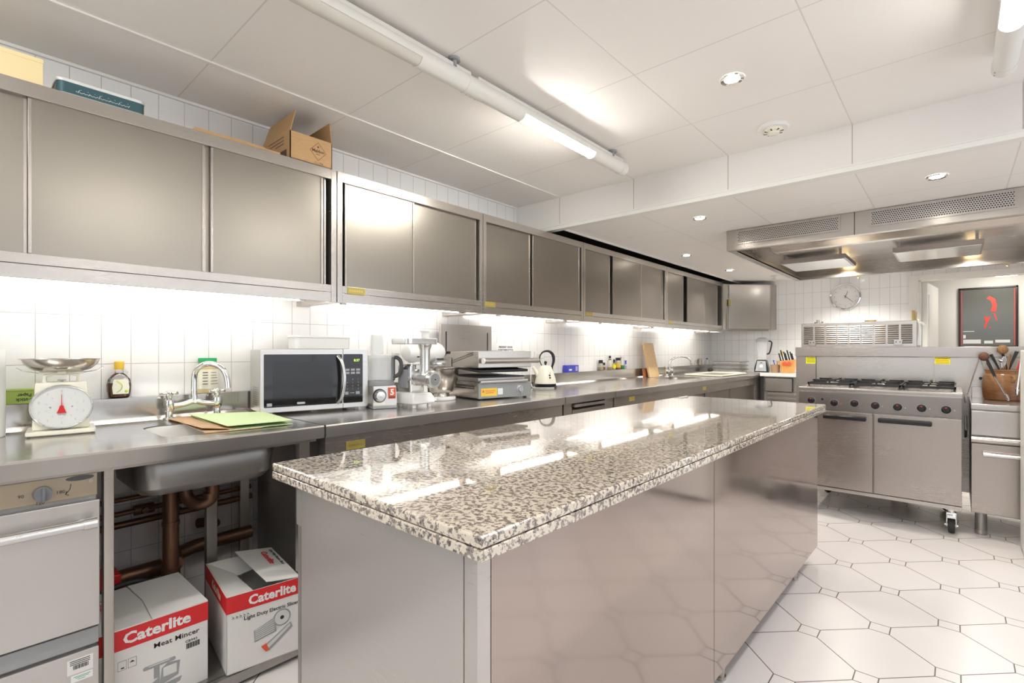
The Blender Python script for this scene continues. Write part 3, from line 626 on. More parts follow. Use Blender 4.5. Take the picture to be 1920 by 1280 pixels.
# ================================================================ COOKING RANGE
YF = 4.30; RX0, RX1 = 1.769, 2.691
t = thing('cooking_range', 'six-burner steel gas range with two oven doors on castors', 'cooker', ((RX0+RX1)/2, 4.7, 0))
obj('body', B(RX0+.004, RX1-.004, YF+.02, 5.02, .17, .895), 'steel_dk', t, world=True)
obj('plinth_rail', B(RX0, RX1, YF, YF+.03, .172, .196, bev=.002), 'steel', t, world=True)
m = MB().box(RX0-.004, RX1+.004, YF-.004, 5.02, .905, .926, bev=.004).box(RX0-.002, RX1+.002, YF, YF+.03, .893, .906); obj('hob_top', m, 'steel', t, world=True)
cp = obj('control_panel', B(RX0, RX1, YF, YF+.03, .765, .893, bev=.003), 'steel_panel', t, world=True)
XM = 2.228
for a, b, hx0, hx1 in ((RX0, XM-.003, 1.93, 2.19), (XM+.003, RX1, 2.258, 2.545)):
    d = obj('oven_door', B(a, b, YF, YF+.035, .201, .757, bev=.004), 'steel_range', t, world=True)
    h = MB().box(hx0, hx1, YF-.034, YF-.018, .700, .730, bev=.007, seg=3)
    for x in (hx0+.005, hx1-.035): h.box(x, x+.03, YF-.022, YF+.001, .698, .732, bev=.004)
    obj('handle', h, 'black', d, world=True)
knx = [onY(YF, u, v) for u, v in ((1521, 750), (1564, 755), (1602, 756), (1641, 760), (1683, 763), (1728, 765), (1774, 768))]
m0 = MB()
for i, q in enumerate(knx):
    k = obj('control_knob', MB().lathe([(.024, 0), (.025, .004), (.022, .008), (.020, .022), (.015, .028), (0, .028)], (q.x, YF, q.z), n=28, axis=(0, -1, 0)).box(q.x-.004, q.x+.004, YF-.034, YF-.022, q.z-.017, q.z+.017, bev=.002), 'black', cp, world=True)
    obj('knob_mark', MB().box(q.x-.0035, q.x+.0035, YF-.0352, YF-.033, q.z+.009, q.z+.017, bev=.001), 'redplastic', k, world=True)
    obj('dial_ring', MB().lathe([(.0, .0006), (.028, .0006)], (q.x, YF, q.z), n=28, axis=(0, -1, 0), cap=False), 'greyprint', k, world=True)
    if i: obj('indicator', MB().cyl((q.x+.042, YF, q.z-.002), (q.x+.042, YF-.003, q.z-.002), .0045), 'orange' if i == 1 else 'steel', cp, world=True)
q = onY(YF, 1542, 748); obj('igniter_button', MB().cyl((q.x, YF, q.z), (q.x, YF-.006, q.z), .008), 'black', cp, world=True)
# three pan supports with burners
for k in range(3):
    a = RX0+.03+k*.291; b = a+.283; y0, y1 = YF+.14, 5.0; z0, z1 = .927, .968
    m = MB()
    for x in (a, b-.012): m.box(x, x+.012, y0, y1, z0+.012, z1-.012, bev=.002)
    for y in (y0, (y0+y1)/2-.006, y1-.012): m.box(a, b, y, y+.012, z0+.012, z1-.012, bev=.002)
    for yc in (y0+.15, y1-.15):
        xc = (a+b)/2
        for i in range(4):
            an = PI/4+i*PI/2 if 0 else i*PI/2
            dx, dy = math.cos(an), math.sin(an); ex, ey = (b-a)/2*abs(dx)+.14*abs(dy), 0
            r1 = (b-a)/2-.008 if abs(dx) > .5 else .135
            p = Vector((xc, yc, 0)); n_ = Vector((-dy, dx, 0))*.005; D = Vector((dx, dy, 0))
            m.prism([p+D*.045+n_+Vector((0,0,z1-.006)), p+D*.045-n_+Vector((0,0,z1-.006)), p+D*.045-n_+Vector((0,0,z1+.004)), p+D*.045+n_+Vector((0,0,z1+.004))], D*(r1-.045), bev=.001)
            m.prism([p+D*(r1-.02)+n_+Vector((0,0,z0+.012)), p+D*(r1-.02)-n_+Vector((0,0,z0+.012)), p+D*(r1-.02)-n_+Vector((0,0,z1)), p+D*(r1-.02)+n_+Vector((0,0,z1))], D*.015)
    for x in (a+.004, b-.014):
        for y in (y0+.004, y1-.014): m.box(x, x+.01, y, y+.01, .926, z0+.014)
    g = obj('pan_support', m, 'blackmatt', t, world=True)
    for yc in (y0+.15, y1-.15): obj('burner', MB().lathe([(.05, .926), (.048, .938), (.04, .942), (.040, .950), (.034, .954), (0, .954)], ((a+b)/2, yc, 0), n=24), 'steel_dk', g, world=True)
def castor(t, x, y, ang=0):
    m = MB().box(-.03, .03, -.03, .03, .155, .171, bev=.003).cyl((0, 0, .135), (0, 0, .158), .022).box(-.026, -.020, -.03, .012, .045, .14, bev=.002).box(.020, .026, -.03, .012, .045, .14, bev=.002).box(-.026, .026, -.034, .01, .125, .14, bev=.003).box(-.024, .024, -.05, -.028, .105, .125, bev=.004)
    c = obj('castor', m.xform(Matrix.Translation(Vector((x, y, 0))) @ Matrix.Rotation(ang, 4, 'Z')), 'chrome', t, world=True)
    w_ = MB().lathe([(.03, -.018), (.046, -.016), (.050, -.006), (.050, .006), (.046, .016), (.03, .018)], (0, 0, .050), n=28, axis=(1, 0, 0)); obj('wheel', w_.xform(Matrix.Translation(Vector((x, y, 0))) @ Matrix.Rotation(ang, 4, 'Z')), 'rubber', c, world=True)
    obj('axle_nut', MB().cyl((-.034, 0, .05), (.034, 0, .05), .009, n=6).xform(Matrix.Translation(Vector((x, y, 0))) @ Matrix.Rotation(ang, 4, 'Z')), 'chrome', c, world=True)
castor(t, 2.64, 4.385); castor(t, 1.83, 4.385); castor(t, 2.62, 4.95, 1.2); castor(t, 1.85, 4.95, .5)
# hose and cable in the gap beside the range
m = MB().tube([(2.713, 4.72, .74), (2.713, 4.60, .70), (2.713, 4.55, .66), (2.713, 4.70, .60)], .008, n=10, smooth=2); g = tag(obj('gas_hose', m, 'steel_dk', None, world=True), 'ribbed gas hose in the gap right of the range', 'hose')
# --- splash panel behind the range
t = thing('splash_panel', 'tall steel splash panel standing behind the range', 'panel', (2.3, 5.06, 0))
obj('cap', B(1.588, 4.2, 5.035, 5.10, 1.147, 1.227, bev=.004), 'steel_range', t, world=True)
obj('end_sheet', B(1.590, 1.744, 5.05, 5.09, .02, 1.146, bev=.001), 'steel_range', t, world=True)
obj('centre_sheet', B(1.748, 2.533, 5.05, 5.09, .14, 1.146, bev=.001), 'steel', t, world=True)
obj('right_sheet', B(2.537, 4.2, 5.05, 5.09, .14, 1.146, bev=.001), 'steel', t, world=True)
for x in (2.3, 3.1, 4.0): obj('leg', MB().cyl((x, 5.07, 0), (x, 5.07, .14), .03), 'steel', t, world=True)
for x0, x1, z0, z1, yy in ((1.668, 1.742, 1.083, 1.142, 5.05), (2.541, 2.63, 1.095, 1.146, 5.05)):
    s = obj('yellow_notice', B(x0, x1, yy-.0012, yy, z0, z1), 'yellowlabel', t, world=True); s['label'] = 'yellow safety notice'
    m = MB().text('CAUTION', ((x0+x1)/2, yy-.0013, z1-.014), YR, XU, .012, align='CENTER')
    for k in range(3): m.box(x0+.006, x1-.006, yy-.0017, yy-.0012, z1-.024-.011*k, z1-.0215-.011*k)
    obj('notice_print', m, 'redplastic' if x0 > 2 else 'print', s, world=True)
sk = obj('magnetic_strip', B(2.79, 2.95, 5.03, 5.049, .985, 1.005, bev=.002), 'black', t, world=True)
# --- louvred appliance on the other side of the panel
t = thing('louvred_cooker_back', 'louvred steel back of the appliance rising behind the splash panel', 'appliance', (2.02, 5.3, 0))
obj('body', B(1.612, 2.428, 5.165, 5.75, .12, 1.435, bev=.005), 'steel', t, world=True)
obj('back_panel', B(1.612, 2.428, 5.145, 5.165, 1.0, 1.441, bev=.004), 'steel', t, world=True)
for k in range(9):
    m = MB(); xa = 1.632+k*.087; 
    for j in range(9):
        z = 1.412-.0175*j; m.prism([(xa, 5.1455, z), (xa, 5.140, z-.0015), (xa, 5.1375, z-.0095), (xa, 5.1455, z-.0125)], (.074, 0, 0))
    obj('louvre', m, 'steel', t, world=True)
    m = MB()
    for j in range(9): m.box(xa+.002, xa+.072, 5.1435, 5.146, 1.396-.0175*j, 1.3992-.0175*j)
    obj('louvre_slot', m, 'dark', t, world=True)
for x in (1.70, 2.31):
    b = obj('hinge_plate', B(x-.028, x+.028, 5.128, 5.145, 1.24, 1.29, bev=.003), 'steel', t, world=True)
    obj('screw', MB().cyl((x-.012, 5.128, 1.268), (x-.012, 5.124, 1.268), .004, n=8).cyl((x+.014, 5.128, 1.268), (x+.014, 5.124, 1.268), .004, n=8), 'black', b, world=True)
obj('flue_knob', MB().cyl((1.732, 5.25, 1.435), (1.732, 5.25, 1.455), .035).cyl((1.725, 5.25, 1.455), (1.725, 5.25, 1.475), .012).box(1.755, 1.762, 5.24, 5.26, 1.435, 1.462), 'steel', t, world=True)
obj('flue_cap', MB().cyl((2.114, 5.25, 1.435), (2.114, 5.25, 1.447), .030).cyl((2.114, 5.25, 1.447), (2.114, 5.25, 1.456), .042), 'brass', t, world=True)
for x in (1.68, 2.36): 
    for y in (5.25, 5.68): obj('leg', MB().cyl((x, y, 0), (x, y, .12), .025), 'steel', t, world=True)
m = MB().tube([(2.435, 5.19, 1.435), (2.447, 5.175, 1.38), (2.445, 5.17, 1.30), (2.44, 5.17, 1.24)], .013, n=10, smooth=2, rads=[.006, .012, .016, .018], flat=.7).tube([(2.435, 5.19, 1.43), (2.46, 5.18, 1.42), (2.475, 5.18, 1.40)], .008, n=8)
tag(obj('plastic_bag', m, 'clearplastic', None, world=True), 'crumpled clear plastic hanging from the right corner of the louvred back', 'bag')
# ================================================================ RIGHT WORKTOP UNIT
t = thing('drawer_cabinet', 'steel drawer cabinet on a round leg right of the range', 'cabinet', (3.3, 4.75, 0)); YR0 = 4.43
obj('worktop', MB().box(2.735, 4.1, YR0, 5.035, .818, .853, bev=.003), 'steel_top', t, world=True)
obj('upstand', MB().box(2.75, 4.1, 5.02, 5.034, .853, .93, bev=.002), 'steel', t, world=True)
obj('carcass', B(2.737, 4.1, YR0+.03, 5.03, .14, .818), 'steel_dk', t, world=True)
obj('drawer', B(2.737, 3.38, YR0+.003, YR0+.03, .652, .808, bev=.003), 'steel_top', t, world=True)
obj('grip_rail', MB().cyl((2.737, YR0, .622), (4.1, YR0, .622), .022, n=20), 'steel', t, world=True)
d = obj('door', B(2.737, 3.38, YR0, YR0+.028, .150, .596, bev=.003), 'steel_range', t, world=True)
obj('handle', MB().cyl((2.80, YR0-.035, .535), (3.3, YR0-.035, .530), .013).cyl((2.82, YR0-.035, .535), (2.82, YR0, .535), .008).cyl((2.793, YR0-.035, .535), (2.815, YR0-.035, .535), .015), 'alu', d, world=True)
obj('door', B(3.39, 4.09, YR0, YR0+.028, .150, .596, bev=.003), 'steel', t, world=True)
for x, y in ((2.785, 4.49), (3.95, 4.49), (2.80, 4.95), (3.95, 4.95)):
    g = obj('leg', MB().cyl((x, y, .03), (x, y, .145), .030), 'steel_dk', t, world=True); obj('foot', MB().cyl((x, y, 0), (x, y, .03), .0305, .031), 'steel', g, world=True)
# white cabinet end at the right picture edge
t = thing('white_fridge', 'white upright fridge whose edge just enters at the right picture edge', 'fridge', (3.25, 4.05, 0))
obj('body', B(2.955, 3.5, 3.93, 4.33, .03, 1.20, bev=.006), 'white', t, world=True)
obj('door', B(2.955, 3.5, 3.895, 3.925, .05, 1.20, bev=.006), 'white', t, world=True)
for x in (2.99, 3.46): obj('foot', MB().cyl((x, 4.0, 0), (x, 4.0, .035), .018).cyl((x, 4.28, 0), (x, 4.28, .035), .018), 'black', t, world=True)
# ================================================================ CLOCK, POSTER
t = thing('wall_clock', 'round silver-rimmed wall clock on the white tiled end wall', 'clock', (1.64, 7.4, 1.865)); R = .165
obj('rim', MB().lathe([(R*.86, .022), (R*.90, .032), (R*.97, .030), (R, .018), (R, .001), (R*.86, .001)], (0, 0, 0), n=56, axis=(0, -1, 0), cap=False), 'chrome', t)
obj('face', MB().lathe([(R*.88, .012), (0, .012)], (0, 0, 0), n=48, axis=(0, -1, 0), cap=False), 'whiteprint', t)
m = MB()
for k in range(12): a = k*PI/6; m.text(str(k or 12), (R*.7*math.sin(a), -.0125, R*.7*math.cos(a)-.009), YR, XU, .026, align='CENTER')
obj('numerals', m, 'greyprint', t)
def hand(a, l, w_): D = Vector((math.sin(a), 0, math.cos(a))); n_ = Vector((math.cos(a), 0, -math.sin(a)))*w_; o_ = Vector((0, -.0135, 0)); return MB().prism([o_-D*.02-n_, o_-D*.02+n_, o_+D*l+n_*.5, o_+D*l-n_*.5], (0, -.001, 0))
obj('hour_hand', hand(math.radians(20), .07, .0035), 'print', t); obj('minute_hand', hand(math.radians(132), .11, .0025), 'print', t)
p0 = onY(8.59, 1797, 541); p1 = onY(8.59, 1909, 650); zb_ = 1.235; 
t = thing('framed_poster', 'dark framed grey poster with a red abstract shape beyond the doorway', 'poster', ((2.688+3.228)/2, 8.6, zb_)); hw, hh = .27, .752
m = MB().box(-hw, hw, -.03, -.004, 0, .022, bev=.003).box(-hw, hw, -.03, -.004, hh-.022, hh, bev=.003).box(-hw, -hw+.022, -.03, -.004, 0, hh, bev=.003).box(hw-.022, hw, -.03, -.004, 0, hh, bev=.003); obj('frame', m, 'frameblk', t)
obj('print', B(-hw+.02, hw-.02, -.014, -.006, .02, hh-.02), 'posterbg', t)
m = MB(); Y_ = -.0145
blob = [(.02, .64), (.07, .60), (.085, .52), (.075, .44), (.03, .45), (.045, .52), (.03, .58), (-.01, .61)]
m.prism([(x, Y_, z) for x, z in blob], (0, -.0006, 0)); m.prism([(x, Y_, z) for x, z in [(-.03, .38), (.03, .38), (.0, .31), (-.015, .24), (-.03, .25), (-.015, .32)]], (0, -.0006, 0)); m.prism([(x, Y_, z) for x, z in [(.01, .26), (.04, .25), (.03, .235)]], (0, -.0006, 0)); m.prism([(x, Y_, z) for x, z in [(.055, .42), (.07, .42), (.09, .33), (.075, .34)]], (0, -.0006, 0))
m.box(-hw+.026, -hw+.032, Y_-.0006, Y_, .03, hh-.03).box(hw-.034, hw-.026, Y_-.0006, Y_, .03, hh-.03); obj('abstract_shape', m, 'posterred', t)
m = MB().box(-.225, -.06, Y_-.0006, Y_, .05, .10).box(-.225, -.20, Y_-.0006, Y_, .115, .16).box(-.03, .05, Y_-.0006, Y_, .05, .085).box(.07, .20, Y_-.0006, Y_, .06, .095).box(-.225, -.12, Y_-.0006, Y_, .20, .207); obj('white_blocks', m, 'whiteprint', t)
# ================================================================ THINGS ON TOP OF THE WALL CABINETS
T = ZT+.0005
t = thing('cream_box', 'plain cream box on top of the wall cabinets at the left picture edge', 'box', (.23, .08, T))
obj('carton', B(-.12, .12, -.14, .139, 0, .094, bev=.001), 'creamcard', t); obj('lid', B(-.121, .121, -.141, .140, .080, .0945, bev=.001), 'creamcard', t)
t = thing('tin_box', 'long dark teal tin with white script, lying on top of the wall cabinets', 'tin', (.291, .377, T), math.radians(90))
def rrect(hx, hy, r, z, k=5):
    out = []
    for cx, cy, a0 in ((hx-r, hy-r, 0), (-hx+r, hy-r, 90), (-hx+r, -hy+r, 180), (hx-r, -hy+r, 270)):
        for i in range(k+1): q = math.radians(a0+90*i/k); out.append((cx+r*math.cos(q), cy+r*math.sin(q), z))
    return out
obj('tin_body', MB().prism(rrect(.125, .07, .02, .0), (0, 0, .044)), 'teal', t)
obj('tin_lid', MB().prism(rrect(.127, .072, .021, .041), (0, 0, .011), bev=.002), 'tinwhite', t)
obj('tin_rim', MB().prism(rrect(.126, .071, .021, .0), (0, 0, .003)), 'tinwhite', t)
m = MB()
for k in range(16):     # flowing script line
    x0 = -.075+k*.0095; h = [.008, .004, .010, .005][k % 4]
    m.tube([(x0, -.0712, .014), (x0+.003, -.0712, .013+h*.4), (x0+.006, -.0712, .012), (x0+.0095, -.0712, .014+(h if k % 3 == 0 else .001))], .0008, n=5)
    if k % 2: m.sphere((x0+.004, -.0712, .024), .0011, n=6)
obj('script', m, 'whiteprint', t)
t = thing('flat_cardboard', 'flattened brown cardboard lying on top of the wall cabinets', 'cardboard', (.252, .84, T), math.radians(90))
obj('sheet', MB().prism([(-.18, -.115, .0), (.165, -.118, .0), (.165, .10, .0), (-.16, .10, .0)], (0, 0, .006)), 'kraft', t)
obj('sheet', MB().prism([(-.175, -.112, .0075), (.10, -.114, .0075), (.15, .09, .0095), (-.15, .09, .0095)], (0, 0, .005)), 'kraft', t)
t = thing('cardboard_box', 'open brown cardboard box with a printed diamond, on top of the wall cabinets', 'box', (.208, 1.157, T)); hx, hy, hz, th = .155, .104, .129, .004
m = MB().box(-hx, hx, -hy, hy, 0, th).box(hx-th, hx, -hy, hy, 0, hz).box(-hx, -hx+th, -hy, hy, 0, hz).box(-hx, hx, -hy, -hy+th, 0, hz).box(-hx, hx, hy-th, hy, 0, hz); obj('carton', m, 'kraft', t)
obj('flap', MB().prism([(hx-.002, -hy, hz), (-hx+.01, -hy, hz), (-hx+.02, -hy+.03, hz+.10), (hx-.01, -hy+.028, hz+.104)], (0, .004, 0)), 'kraft', t)
obj('flap', MB().prism([(hx, hy-.004, hz), (-hx+.01, hy-.004, hz), (-hx+.02, hy-.010, hz+.095), (hx-.012, hy-.008, hz+.10)], (0, .004, 0)), 'kraft', t)
m = MB(); cz, cy, r1 = .067, .032, .042; X_ = hx+.0002
def ringdia(m, r, w_):
    P_ = [(cy+r, cz), (cy, cz+r*1.05), (cy-r, cz), (cy, cz-r*1.05)]
    for i in range(4):
        (a, b), (c, d) = P_[i], P_[(i+1) % 4]; m.prism([(X_, a, b), (X_, c, d), (X_, cy+(c-cy)*(1-w_), cz+(d-cz)*(1-w_)), (X_, cy+(a-cy)*(1-w_), cz+(b-cz)*(1-w_))], (.0004, 0, 0))
ringdia(m, r1, .06); m.text('Maldon', (X_, cy, cz-.004), XR, XU, .021, align='CENTER', bold=.0004).text('SALT', (X_, cy, cz-.016), XR, XU, .009, align='CENTER').sphere((X_, cy, cz+.022), .005, sx=.1, n=8)
m.text('12 x 250g', (X_, cy+.003, .010), XR, XU, .011, align='CENTER')
obj('print', m, 'wooddark', t)
m = MB()
for z, a, b in ((.112, -.08, .09), (.095, -.06, .09), (.08, 0, .09)): m.box(a, b, -hy-.0005, -hy, z, z+.004)
m.box(.03, .12, -hy-.0005, -hy, .012, .05); obj('side_print', m, 'wooddark', t)
# ================================================================ LEFT END OF WORKTOP
t = thing('paper_roll', 'white paper towel roll standing at the left picture edge', 'roll', (.16, .060, ZW+.001))
obj('roll', MB().lathe([(.02, 0), (.0795, 0), (.081, .003), (.081, .30), (.0795, .303), (.02, .303)], n=40), 'whiteprint', t)
obj('core', MB().lathe([(.019, .001), (.021, .001), (.021, .304), (.019, .304)], n=20), 'kraft', t)
t = thing('baking_paper_box', 'lime green baking paper box lying upside down on the upstand behind the scale', 'box', (.033, .225, 1.001), math.radians(90))
obj('carton', B(-.09, .10, -.024, .024, 0, .054, bev=.001), 'limegreen', t)
m = MB().text('Non-stick', (.020, -.0243, .006+.014), (-1, 0, 0), (0, 0, -1), .018, bold=.0004).text('Baking Paper', (.040, -.0243, .006+.031), (-1, 0, 0), (0, 0, -1), .017, bold=.0004)
m.box(-.088, .098, -.0246, -.024, .046, .0468)
obj('lettering', m, 'print', t)
# scale
t = thing('kitchen_scale', 'cream dial kitchen scale with a steel pan, by the left picture edge', 'scale', (.225, .281, ZW+.001), math.radians(83))
obj('base', MB().prism(rrect(.093, .085, .008, .004), (0, 0, .014), bev=.003).box(-.08, .08, -.07, .07, 0, .006), 'cream', t)
obj('body', MB().prism([(-.078, -.05, .018), (.078, -.05, .018), (.070, -.045, .185), (-.070, -.045, .185)], (0, .09, 0), bev=.006), 'cream', t)
dc = (0, -.052, .099); rx, rz = .086, .078
def ell(r_, y0_, y1_, k=48, sx=1.0):
    return MB().prism([(dc[0]+r_*rx*math.cos(2*PI*i/k), y0_, dc[2]+r_*rz*math.sin(2*PI*i/k)) for i in range(k)], (0, y1_-y0_, 0))
dl = obj('dial', ell(.95, -.0665, -.05), 'tinwhite', t)
m = MB(); k = 56; prof = [(.92, -.068), (.97, -.074), (1.0, -.068), (1.0, -.05), (.92, -.05)]; vs_ = []; fs = []
for a_, y_ in prof:
    for i in range(k): vs_.append((a_*rx*math.cos(2*PI*i/k), y_, dc[2]+a_*rz*math.sin(2*PI*i/k)))
for q in range(len(prof)-1):
    for i in range(k): j = (i+1) % k; fs.append((q*k+i, q*k+j, (q+1)*k+j, (q+1)*k+i))
m._add(vs_, fs); obj('chrome_bezel', m, 'chrome', t)
m = MB()
for i in range(50):
    a = 2*PI*i/50; c_, s_ = math.cos(a), math.sin(a); r0 = .86 if i % 5 else .81
    p = Vector((rx*.90*c_, -.0668, dc[2]+rz*.90*s_)); q_ = Vector((rx*r0*c_, -.0668, dc[2]+rz*r0*s_)); m.tube([p, q_], .0004, n=4)
for i in range(10):
    a = PI/2-2*PI*i/10; m.text(str(i), (rx*.72*math.cos(a), -.0667, dc[2]+rz*.72*math.sin(a)-.004), (1, 0, 0), (0, 0, 1), .012, align='CENTER')
    m.text(str(i*2), (rx*.5*math.cos(a), -.0667, dc[2]+rz*.5*math.sin(a)-.003), (1, 0, 0), (0, 0, 1), .008, align='CENTER')
m.text('10 kg', (0, -.0667, dc[2]-.030), (1, 0, 0), (0, 0, 1), .010, align='CENTER')
m.sphere((-.030, -.0668, dc[2]), .0035, sy=.2, n=10).sphere((.028, -.0668, dc[2]), .0035, sy=.2, n=10)
obj('dial_markings', m, 'greyprint', dl)
obj('pointer', MB().prism([(-.0013, -.070, dc[2]), (.0013, -.070, dc[2]), (.0006, -.070, dc[2]+.046), (-.0006, -.070, dc[2]+.046)], (0, -.001, 0)).prism([(-.004, -.070, dc[2]+.004), (.004, -.070, dc[2]+.004), (.013, -.070, dc[2]-.022), (-.013, -.070, dc[2]-.022)], (0, -.001, 0)).cyl((0, -.069, dc[2]), (0, -.073, dc[2]), .006, n=16), 'redplastic', t)
obj('cradle', MB().tube([(-.045, -.02, .183), (-.045, -.02, .216), (.045, -.02, .216), (.045, -.02, .183)], .006, n=10, smooth=1).tube([(-.06, -.02, .219), (.06, -.02, .219)], .005, n=8).box(-.012, .012, -.045, -.04, .214, .245, bev=.002), 'cream', t)
obj('pan_arms', MB().tube([(-.118, -.01, .238), (-.10, -.01, .225), (-.06, -.01, .218), (.06, -.01, .218), (.10, -.01, .225), (.118, -.01, .238)], .002, n=6), 'chrome', t)
obj('adjuster', MB().cyl((0, -.02, .186), (0, -.02, .193), .004, n=10).box(-.012, .012, -.022, -.018, .190, .193), 'steel_dk', t)
obj('pan', MB().lathe([(.0, .219), (.048, .220), (.080, .229), (.101, .248), (.108, .266), (.116, .2675), (.116, .269), (.107, .268), (.098, .251), (.078, .232), (.047, .223), (0, .222)], (0, .01, 0), n=48), 'steel_bowl', t)
# syrup bottle
t = thing('syrup_bottle', 'glass jug bottle of dark syrup with a yellow cap, on the upstand', 'bottle', (.034, .483, 1.001), math.radians(90))
pr = [(0, 0), (.030, 0), (.036, .004), (.041, .03), (.042, .055), (.037, .078), (.025, .095), (.015, .104), (.0135, .118), (.0155, .121), (.0155, .126)]
obj('glass', MB().lathe(pr, n=36, sy=.72, cap=False), 'glass', t)
obj('syrup', MB().lathe([(0, .003), (.029, .003), (.034, .006), (.039, .03), (.0403, .052), (.0385, .064), (0, .064)], n=32, sy=.70), 'syrup', t)
obj('cap', MB().lathe([(.0165, .119), (.0170, .122), (.0170, .150), (.015, .153), (0, .153)], (0, 0, 0), n=28), 'yellow', t)
obj('handle', MB().tube([(.013, 0, .113), (.026, 0, .113), (.026, 0, .098), (.020, 0, .094)], .0035, n=8, smooth=1), 'glass', t)
lb = obj('label', MB().prism([(-.026, -.0312, .018), (.026, -.0312, .018), (.029, -.0312, .045), (.024, -.0312, .078), (-.024, -.0312, .078), (-.029, -.0312, .045)], (0, -.0006, 0)), 'cream', t)
m = MB().tube([(-.016, -.0320, .074), (-.002, -.0320, .068), (.006, -.0320, .052), (.002, -.0320, .036), (-.014, -.0320, .024)], .003, n=6, smooth=2, flat=.3).sphere((.018, -.0320, .028), .006, sy=.1, n=10); obj('label_mark', m, 'labelgreen', lb)
t = thing('spice_tub', 'plastic tub with a green lid behind the tap, on the upstand', 'jar', (.033, .815, 1.001), math.radians(90))
obj('tub', MB().lathe([(0, 0), (.044, 0), (.047, .006), (.047, .105), (.043, .122), (.038, .132), (.036, .146)], n=36, sy=.66), 'sand', t)
obj('lid', MB().lathe([(.039, .143), (.039, .160), (.037, .163), (0, .163)], n=32, sy=.7), 'green', t)
lb = obj('label', MB().lathe([(.0475, .02), (.0475, .11)], n=36, sy=.665, cap=False), 'cream', t)
m = MB()
for k, z in enumerate((.095, .082, .07, .055, .042)): m.box(-.03, -.008, -.0322, -.0316, z, z+.003).box(.004, .026+.002*k, -.0320, -.0314, z, z+.002)
obj('label_print', m, 'print', lb)
# bridge tap
def bridge_tap(t, w_, hp, spout, r=.011):
    s = w_/2
    for sx in (-s, s):
        p = obj('pillar', MB().lathe([(.024, 0), (.022, .008), (.014, .012), (.013, .035), (.019, .045), (.021, .07), (.018, .085), (.011, .092), (.012, .105), (.009, .110), (0, .110)], (sx, 0, 0), n=24), 'chrome', t)
        h = MB().cyl((sx-.028, 0, .113), (sx+.028, 0, .113), .006, .006, n=12).cyl((sx, -.028, .113), (sx, .028, .113), .006, n=12).sphere((sx, 0, .116), .010, n=12)
        for a in (0, PI/2, PI, 3*PI/2): h.sphere((sx+.028*math.cos(a), .028*math.sin(a), .113), .0085, n=10)
        obj('cross_handle', h, 'chrome', p)
    obj('bridge', MB().tube([(-s, 0, .058), (-s*.45, -.004, .060), (0, -.006, .078), (s*.45, -.004, .060), (s, 0, .058)], .012, n=14, smooth=2).cyl((0, -.004, .066), (0, -.004, .10), .014, .012), 'chrome', t)
    obj('spout', MB().tube(spout, r, n=16, smooth=3), 'chrome', t)
t = thing('bridge_tap', 'chrome bridge mixer tap with cross handles over the near sink', 'tap', (.115, .735, ZW+.001), math.radians(92))
bridge_tap(t, .19, .1, [(0, 0, .09), (-.0, .0, .13), (-.0, -.0, .175), (.005, -.005, .215), (.04, -.045, .245), (.085, -.085, .225), (.10, -.10, .175), (.102, -.102, .13)], .0125)
t = thing('swan_tap', 'chrome swan-neck tap beside the upright chopping board', 'tap', (.24, 5.42, ZW+.001), math.radians(92))
bridge_tap(t, .15, .1, [(0, 0, .09), (0, -.0, .15), (.01, -.01, .19), (.06, -.07, .225), (.14, -.15, .22), (.17, -.18, .18), (.172, -.183, .155)], .011)
# papers on the sink
t = thing('brown_envelope', 'open brown paper envelope hanging over the near sink edge', 'envelope', (.36, .68, ZW+.001))
def sheet(pts, th=.002): return MB().prism(pts, (0, 0, th))
obj('back_leaf', sheet([(-.25, -.03, .001), (.28, -.06, .001), (.30, .13, .001), (-.20, .27, .001)]), 'brownpaper', t)
obj('front_leaf', sheet([(-.27, -.05, .005), (.22, -.055, .012), (.285, .03, .006), (-.21, .25, .004)]), 'brownpaper', t)
obj('red_slip', sheet([(.24, .01, .0035), (.285, .03, .0035), (.28, .07, .0035), (.22, .06, .0035)], .001), 'red', t)
t = thing('green_folder', 'pale green card folder lying in front of the microwave', 'folder', (.42, .80, ZW+.0185), math.radians(2))
obj('cover', sheet([(-.275, -.085, .0), (.215, -.115, .0), (.25, .115, .0), (-.13, .17, .0)]), 'greenpaper', t)
obj('cover', sheet([(-.27, -.08, -.0055), (.225, -.11, -.0145), (.245, .118, -.0145), (-.13, .165, -.0055)], .0015), 'greenpaper', t)
# ================================================================ MICROWAVE
t = thing('microwave', 'silver microwave with a black glass door, on the worktop', 'microwave', (.306, .941, ZW+.001), math.radians(79.3)); W_, D_, Z0, Z1 = .507, .235, .012, .305
obj('casing', B(0.004, W_-.004, .02, D_, Z0, Z1-.002, bev=.004), 'steel_end', t)
obj('front_frame', MB().prism([(x, .0, z) for x, _, z in [(p[0]+W_/2, 0, p[1]+(Z0+Z1)/2) for p in rrect(W_/2, (Z1-Z0)/2, .012, 0)]], (0, .022, 0), bev=.0035), 'steel_end', t)
obj('door_glass', MB().prism([(p[0]+.195, -.0015, p[1]+.158) for p in rrect(.178, .122, .005, 0)], (0, .004, 0)), 'blackglass', t)
obj('viewing_window', B(.055, .325, -.0022, -.0012, .075, .245), 'window', t)
pn = obj('control_panel', MB().prism([(p[0]+.429, -.0015, p[1]+.158) for p in rrect(.049, .122, .004, 0)], (0, .004, 0)), 'blackglass', t)
obj('door_joint', B(.3765, .3785, -.0005, .001, Z0, Z1), 'dark', t)
m = MB().text('8:37', (.432, -.0018, .243), YR, XU, .017); obj('display', m, 'display', pn)
m = MB()
for r_ in range(2):
    for c_ in range(3): m.box(.390+.027*c_, .410+.027*c_, -.0022, -.0014, .196-.016*r_, .207-.016*r_)
